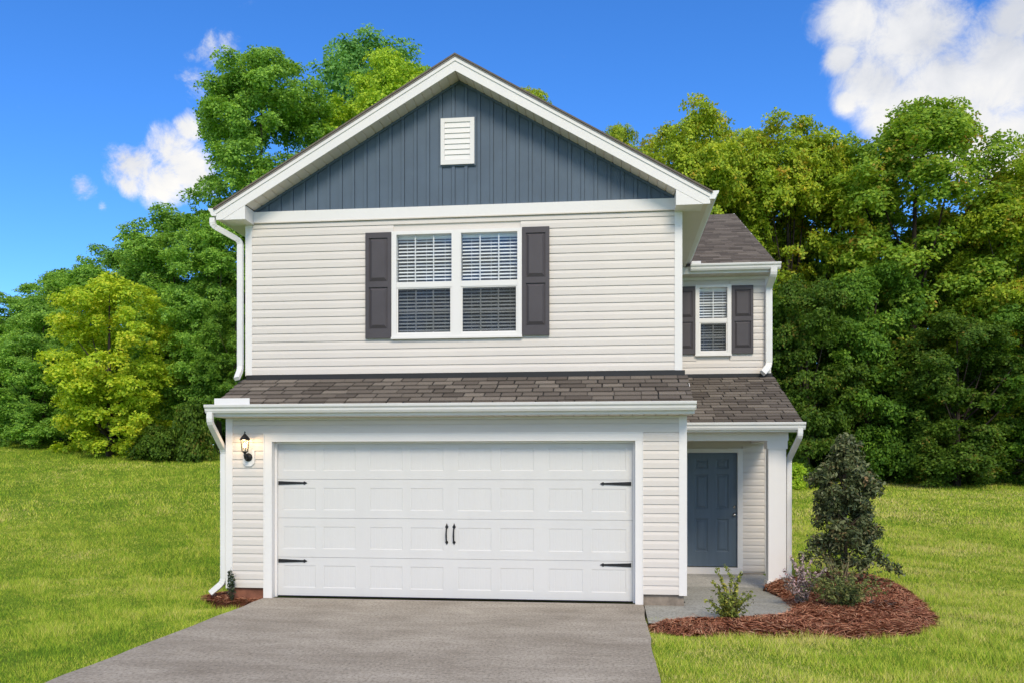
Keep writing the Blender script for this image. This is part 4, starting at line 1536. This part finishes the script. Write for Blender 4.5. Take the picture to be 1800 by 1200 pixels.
shrub('upright_plant', 'narrow dark upright plant in the straw at left garage corner', (-.44, -.10, -.02), [(-.03, 0, .40), (.02, .02, .36), (.0, -.02, .44), (.04, 0, .28), (-.045, .02, .30), (.03, -.02, .33)], .042, 'leaf_upright', per=75, spread=.035, bare=.05)

# tall evergreen shrub
hx, hy = 8.33, 2.1
hz = bz(hx, hy)
root = thing('evergreen_shrub', (hx, hy, hz), 'tall dark evergreen shrub with leathery leaves in the straw bed', 'shrub')
prof_h = [(.28, .34), (.40, .56), (.55, .64), (.75, .58), (1.0, .55), (1.3, .57), (1.6, .55), (1.85, .38), (2.05, .24), (2.25, .12)]
zs_ = np.array([p[0] for p in prof_h])
rs_ = np.array([p[1] for p in prof_h])
cent, rad = [], []
for _ in range(190):
    z_ = rng.uniform(.48, 2.16)
    R_ = np.interp(z_, zs_, rs_) * (1 + .08 * math.sin(z_ * 9))
    a_ = rng.uniform(0, 2 * math.pi)
    rr = R_ * math.sqrt(rng.uniform(.2, 1))
    rc_ = rng.uniform(.09, .15)
    rr = max(0, rr - rc_ * .8)
    cent.append((hx + rr * math.cos(a_), hy + rr * math.sin(a_), hz + z_))
    rad.append(rc_)
for dx, dz, r_ in ((-.62, .42, .10), (-.5, .48, .13), (-.36, .52, .14), (.60, .30, .11), (.72, .24, .09), (.48, .40, .13), (.38, .5, .13), (-.68, .36, .07), (.78, .18, .07), (-.42, .30, .08), (-.25, .36, .13), (-.12, .30, .13), (.05, .38, .14), (.18, .30, .13), (.30, .36, .13), (-.2, .22, .10), (.22, .20, .10), (.08, 2.2, .07), (.16, 2.12, .07), (-.1, 2.1, .08)):
    cent.append((hx + dx, hy - .1, hz + dz))
    rad.append(r_)
out_ = []
for c, r_ in zip(cent, rad):
    n = int(80 * (r_ / .12) ** 2)
    d = unit(n)
    p = np.array(c) + d * (r_ * rng.random(n) ** .5)[:, None]
    sz = .08 * rng.uniform(.65, 1.25, n)
    out_.append(leaf_quads(p, d * .6 + rng.normal(size=(n, 3)) * .55 + np.array([0, -.15, .35]), sz, sz * .42, -.5))
link('foliage', np_mesh('foliage', np.concatenate(out_), 4), 'leaf_holly', root)
mb = MB()
mb.tube([(hx, hy, hz - .05), (hx + .01, hy, hz + .6), (hx - .02, hy, hz + 1.3), (hx, hy, hz + 2.05)], [.032, .026, .018, .006], 7)
for q in rng.choice(190, 50, replace=False):
    c = Vector(cent[q])
    p0 = Vector((hx, hy, hz + max(.2, (c.z - hz) * .75)))
    mb.tube([p0, p0.lerp(c, .5) + Vector((0, 0, .02)), c], [.011, .008, .003], 4)
for q in range(190, 207):
    c = Vector(cent[q])
    mb.tube([(hx, hy, hz + .22), (hx + (c.x - hx) * .5, hy - .05, hz + .38), c], [.012, .008, .003], 4)
mb.build('branches', 'twig', root)

# odd bits lying in the straw
def debris(name, label, x, y, n, r_, mat, size):
    root = thing(name, (x, y, bz(x, y)), label, 'debris')
    for k in range(n):
        a_ = rng.uniform(0, 6.28)
        rr = r_ * math.sqrt(rng.random())
        px_, py_ = x + rr * math.cos(a_), y + rr * math.sin(a_)
        sz = size * rng.uniform(.6, 1.3)
        vs = [(px_ + sz * q[0] * rng.uniform(.7, 1.2), py_ + sz * q[1] * rng.uniform(.7, 1.2), bz(px_, py_) + .015 + sz * .55 * q[2]) for q in ((-1, -.6, 0), (1, -.5, -.2), (.8, .7, 0), (-.7, .6, -.2), (-.5, -.3, .9), (.5, -.2, .8), (.3, .4, 1), (-.4, .3, .8))]
        MB().add(vs, [(0, 3, 2, 1), (4, 5, 6, 7), (0, 1, 5, 4), (1, 2, 6, 5), (2, 3, 7, 6), (3, 0, 4, 7)]).build('fragment', mat, root)


debris('bark_chunks', 'dark crumbly bark chunks in the straw near the right end of the bed', 8.32, .25, 16, .17, 'dark_debris', .035)
debris('wood_chips', 'pale wood chips in the straw beside the pinkish shrub', 7.72, 1.45, 7, .11, 'pale_debris', .024)
debris('wood_chips', 'pale wood chips in the straw right of the evergreen shrub base', 8.62, 1.55, 7, .11, 'pale_debris', .024)

# ------------------------------------------------------------------ grass
rng = np.random.default_rng(21)
cy_, sy_ = math.cos(YAW), math.sin(YAW)


def visible(x, y, m):
    dx, dy = x - CAM[0], y - CAM[1]
    dep = -sy_ * dx + cy_ * dy
    rt_ = cy_ * dx + sy_ * dy
    return (dep > 6.3) & (np.abs(rt_ / np.maximum(dep, .1)) < .586 + m / np.maximum(dep, .1)), dep


def grass_zone(x0, x1, y0, y1, d0, d1, dens, hgt, wid):
    n = int((x1 - x0) * (y1 - y0) * dens)
    x = rng.uniform(x0, x1, n)
    y = rng.uniform(y0, y1, n)
    ok, dep = visible(x, y, 1.2)
    dj = dep + rng.normal(0, 1.3, n)
    ok &= (dj >= d0) & (dj < d1)
    x, y = x[ok], y[ok]
    ex_ = rng.uniform(-.045, .045, len(x)) + .025 * np.sin(y * 9) * np.sin(y * 3.1)
    bad = (x > -.0 + ex_) & (x < 5.205 + ex_) & (y < .1)
    bad |= (x > -.56) & (x < 7.68) & (y > .02) & (y < 14)
    bad |= (x > 5.2) & (x < 7.2) & (y > -1.0) & (y < 3)
    bad |= in_poly(x + rng.normal(0, .02, len(x)), y + rng.normal(0, .02, len(x)), BED_R)
    bad |= in_poly(x + rng.normal(0, .02, len(x)), y + rng.normal(0, .02, len(x)), BED_L)
    x, y = x[~bad], y[~bad]
    n = len(x)
    tuft = .8 + .45 * np.sin(x * 2.1 + np.sin(y * 1.7) * 2) * np.sin(y * 2.6 + x) + .25 * np.sin(x * 7 + y * 5)
    h_ = hgt * rng.uniform(.45, 1.6, n) * np.clip(tuft, .45, 1.5)
    a_ = rng.uniform(0, 2 * math.pi, n)
    le = rng.uniform(.15, .95, n) * h_
    z = ground_z(x, y)
    base = np.stack([x, y, z - .005], 1)
    f_ = np.stack([np.cos(a_), np.sin(a_), 0 * a_], 1)
    b_ = rng.uniform(0, 2 * math.pi, n)
    sd = np.stack([np.cos(b_), np.sin(b_), 0 * b_], 1) * (wid * rng.uniform(.6, 1.3, n))[:, None] * .5
    mid = base + f_ * (le * .35)[:, None] + np.array([0, 0, 1]) * (h_ * .62)[:, None]
    tip = base + f_ * le[:, None] + np.array([0, 0, 1]) * (h_ * .95)[:, None]
    return np.stack([base - sd, base + sd, tip], 1).reshape(-1, 3)


V = [grass_zone(-14, 0, -7, 6, 0, 13.5, 4600, .065, .0046), grass_zone(5.1, 14, -7, 6, 0, 13.5, 4600, .065, .0046),
     grass_zone(-22, 0, -4, 16, 13.5, 21, 1900, .065, .0075), grass_zone(5.1, 20, -4, 16, 13.5, 21, 1900, .065, .0075),
     grass_zone(-32, 0, 2, 30, 21, 42, 420, .075, .016), grass_zone(7, 30, 2, 30, 21, 42, 420, .075, .016)]
V = np.concatenate(V)
me = np_mesh('grass', V, 3)
tag(link('grass', me, 'grass_blade'), 'sunlit green lawn grass with straw-yellow blades', 'grass', kind='stuff')
print('shingles', n1, n2, 'grass blades', len(V) // 3)
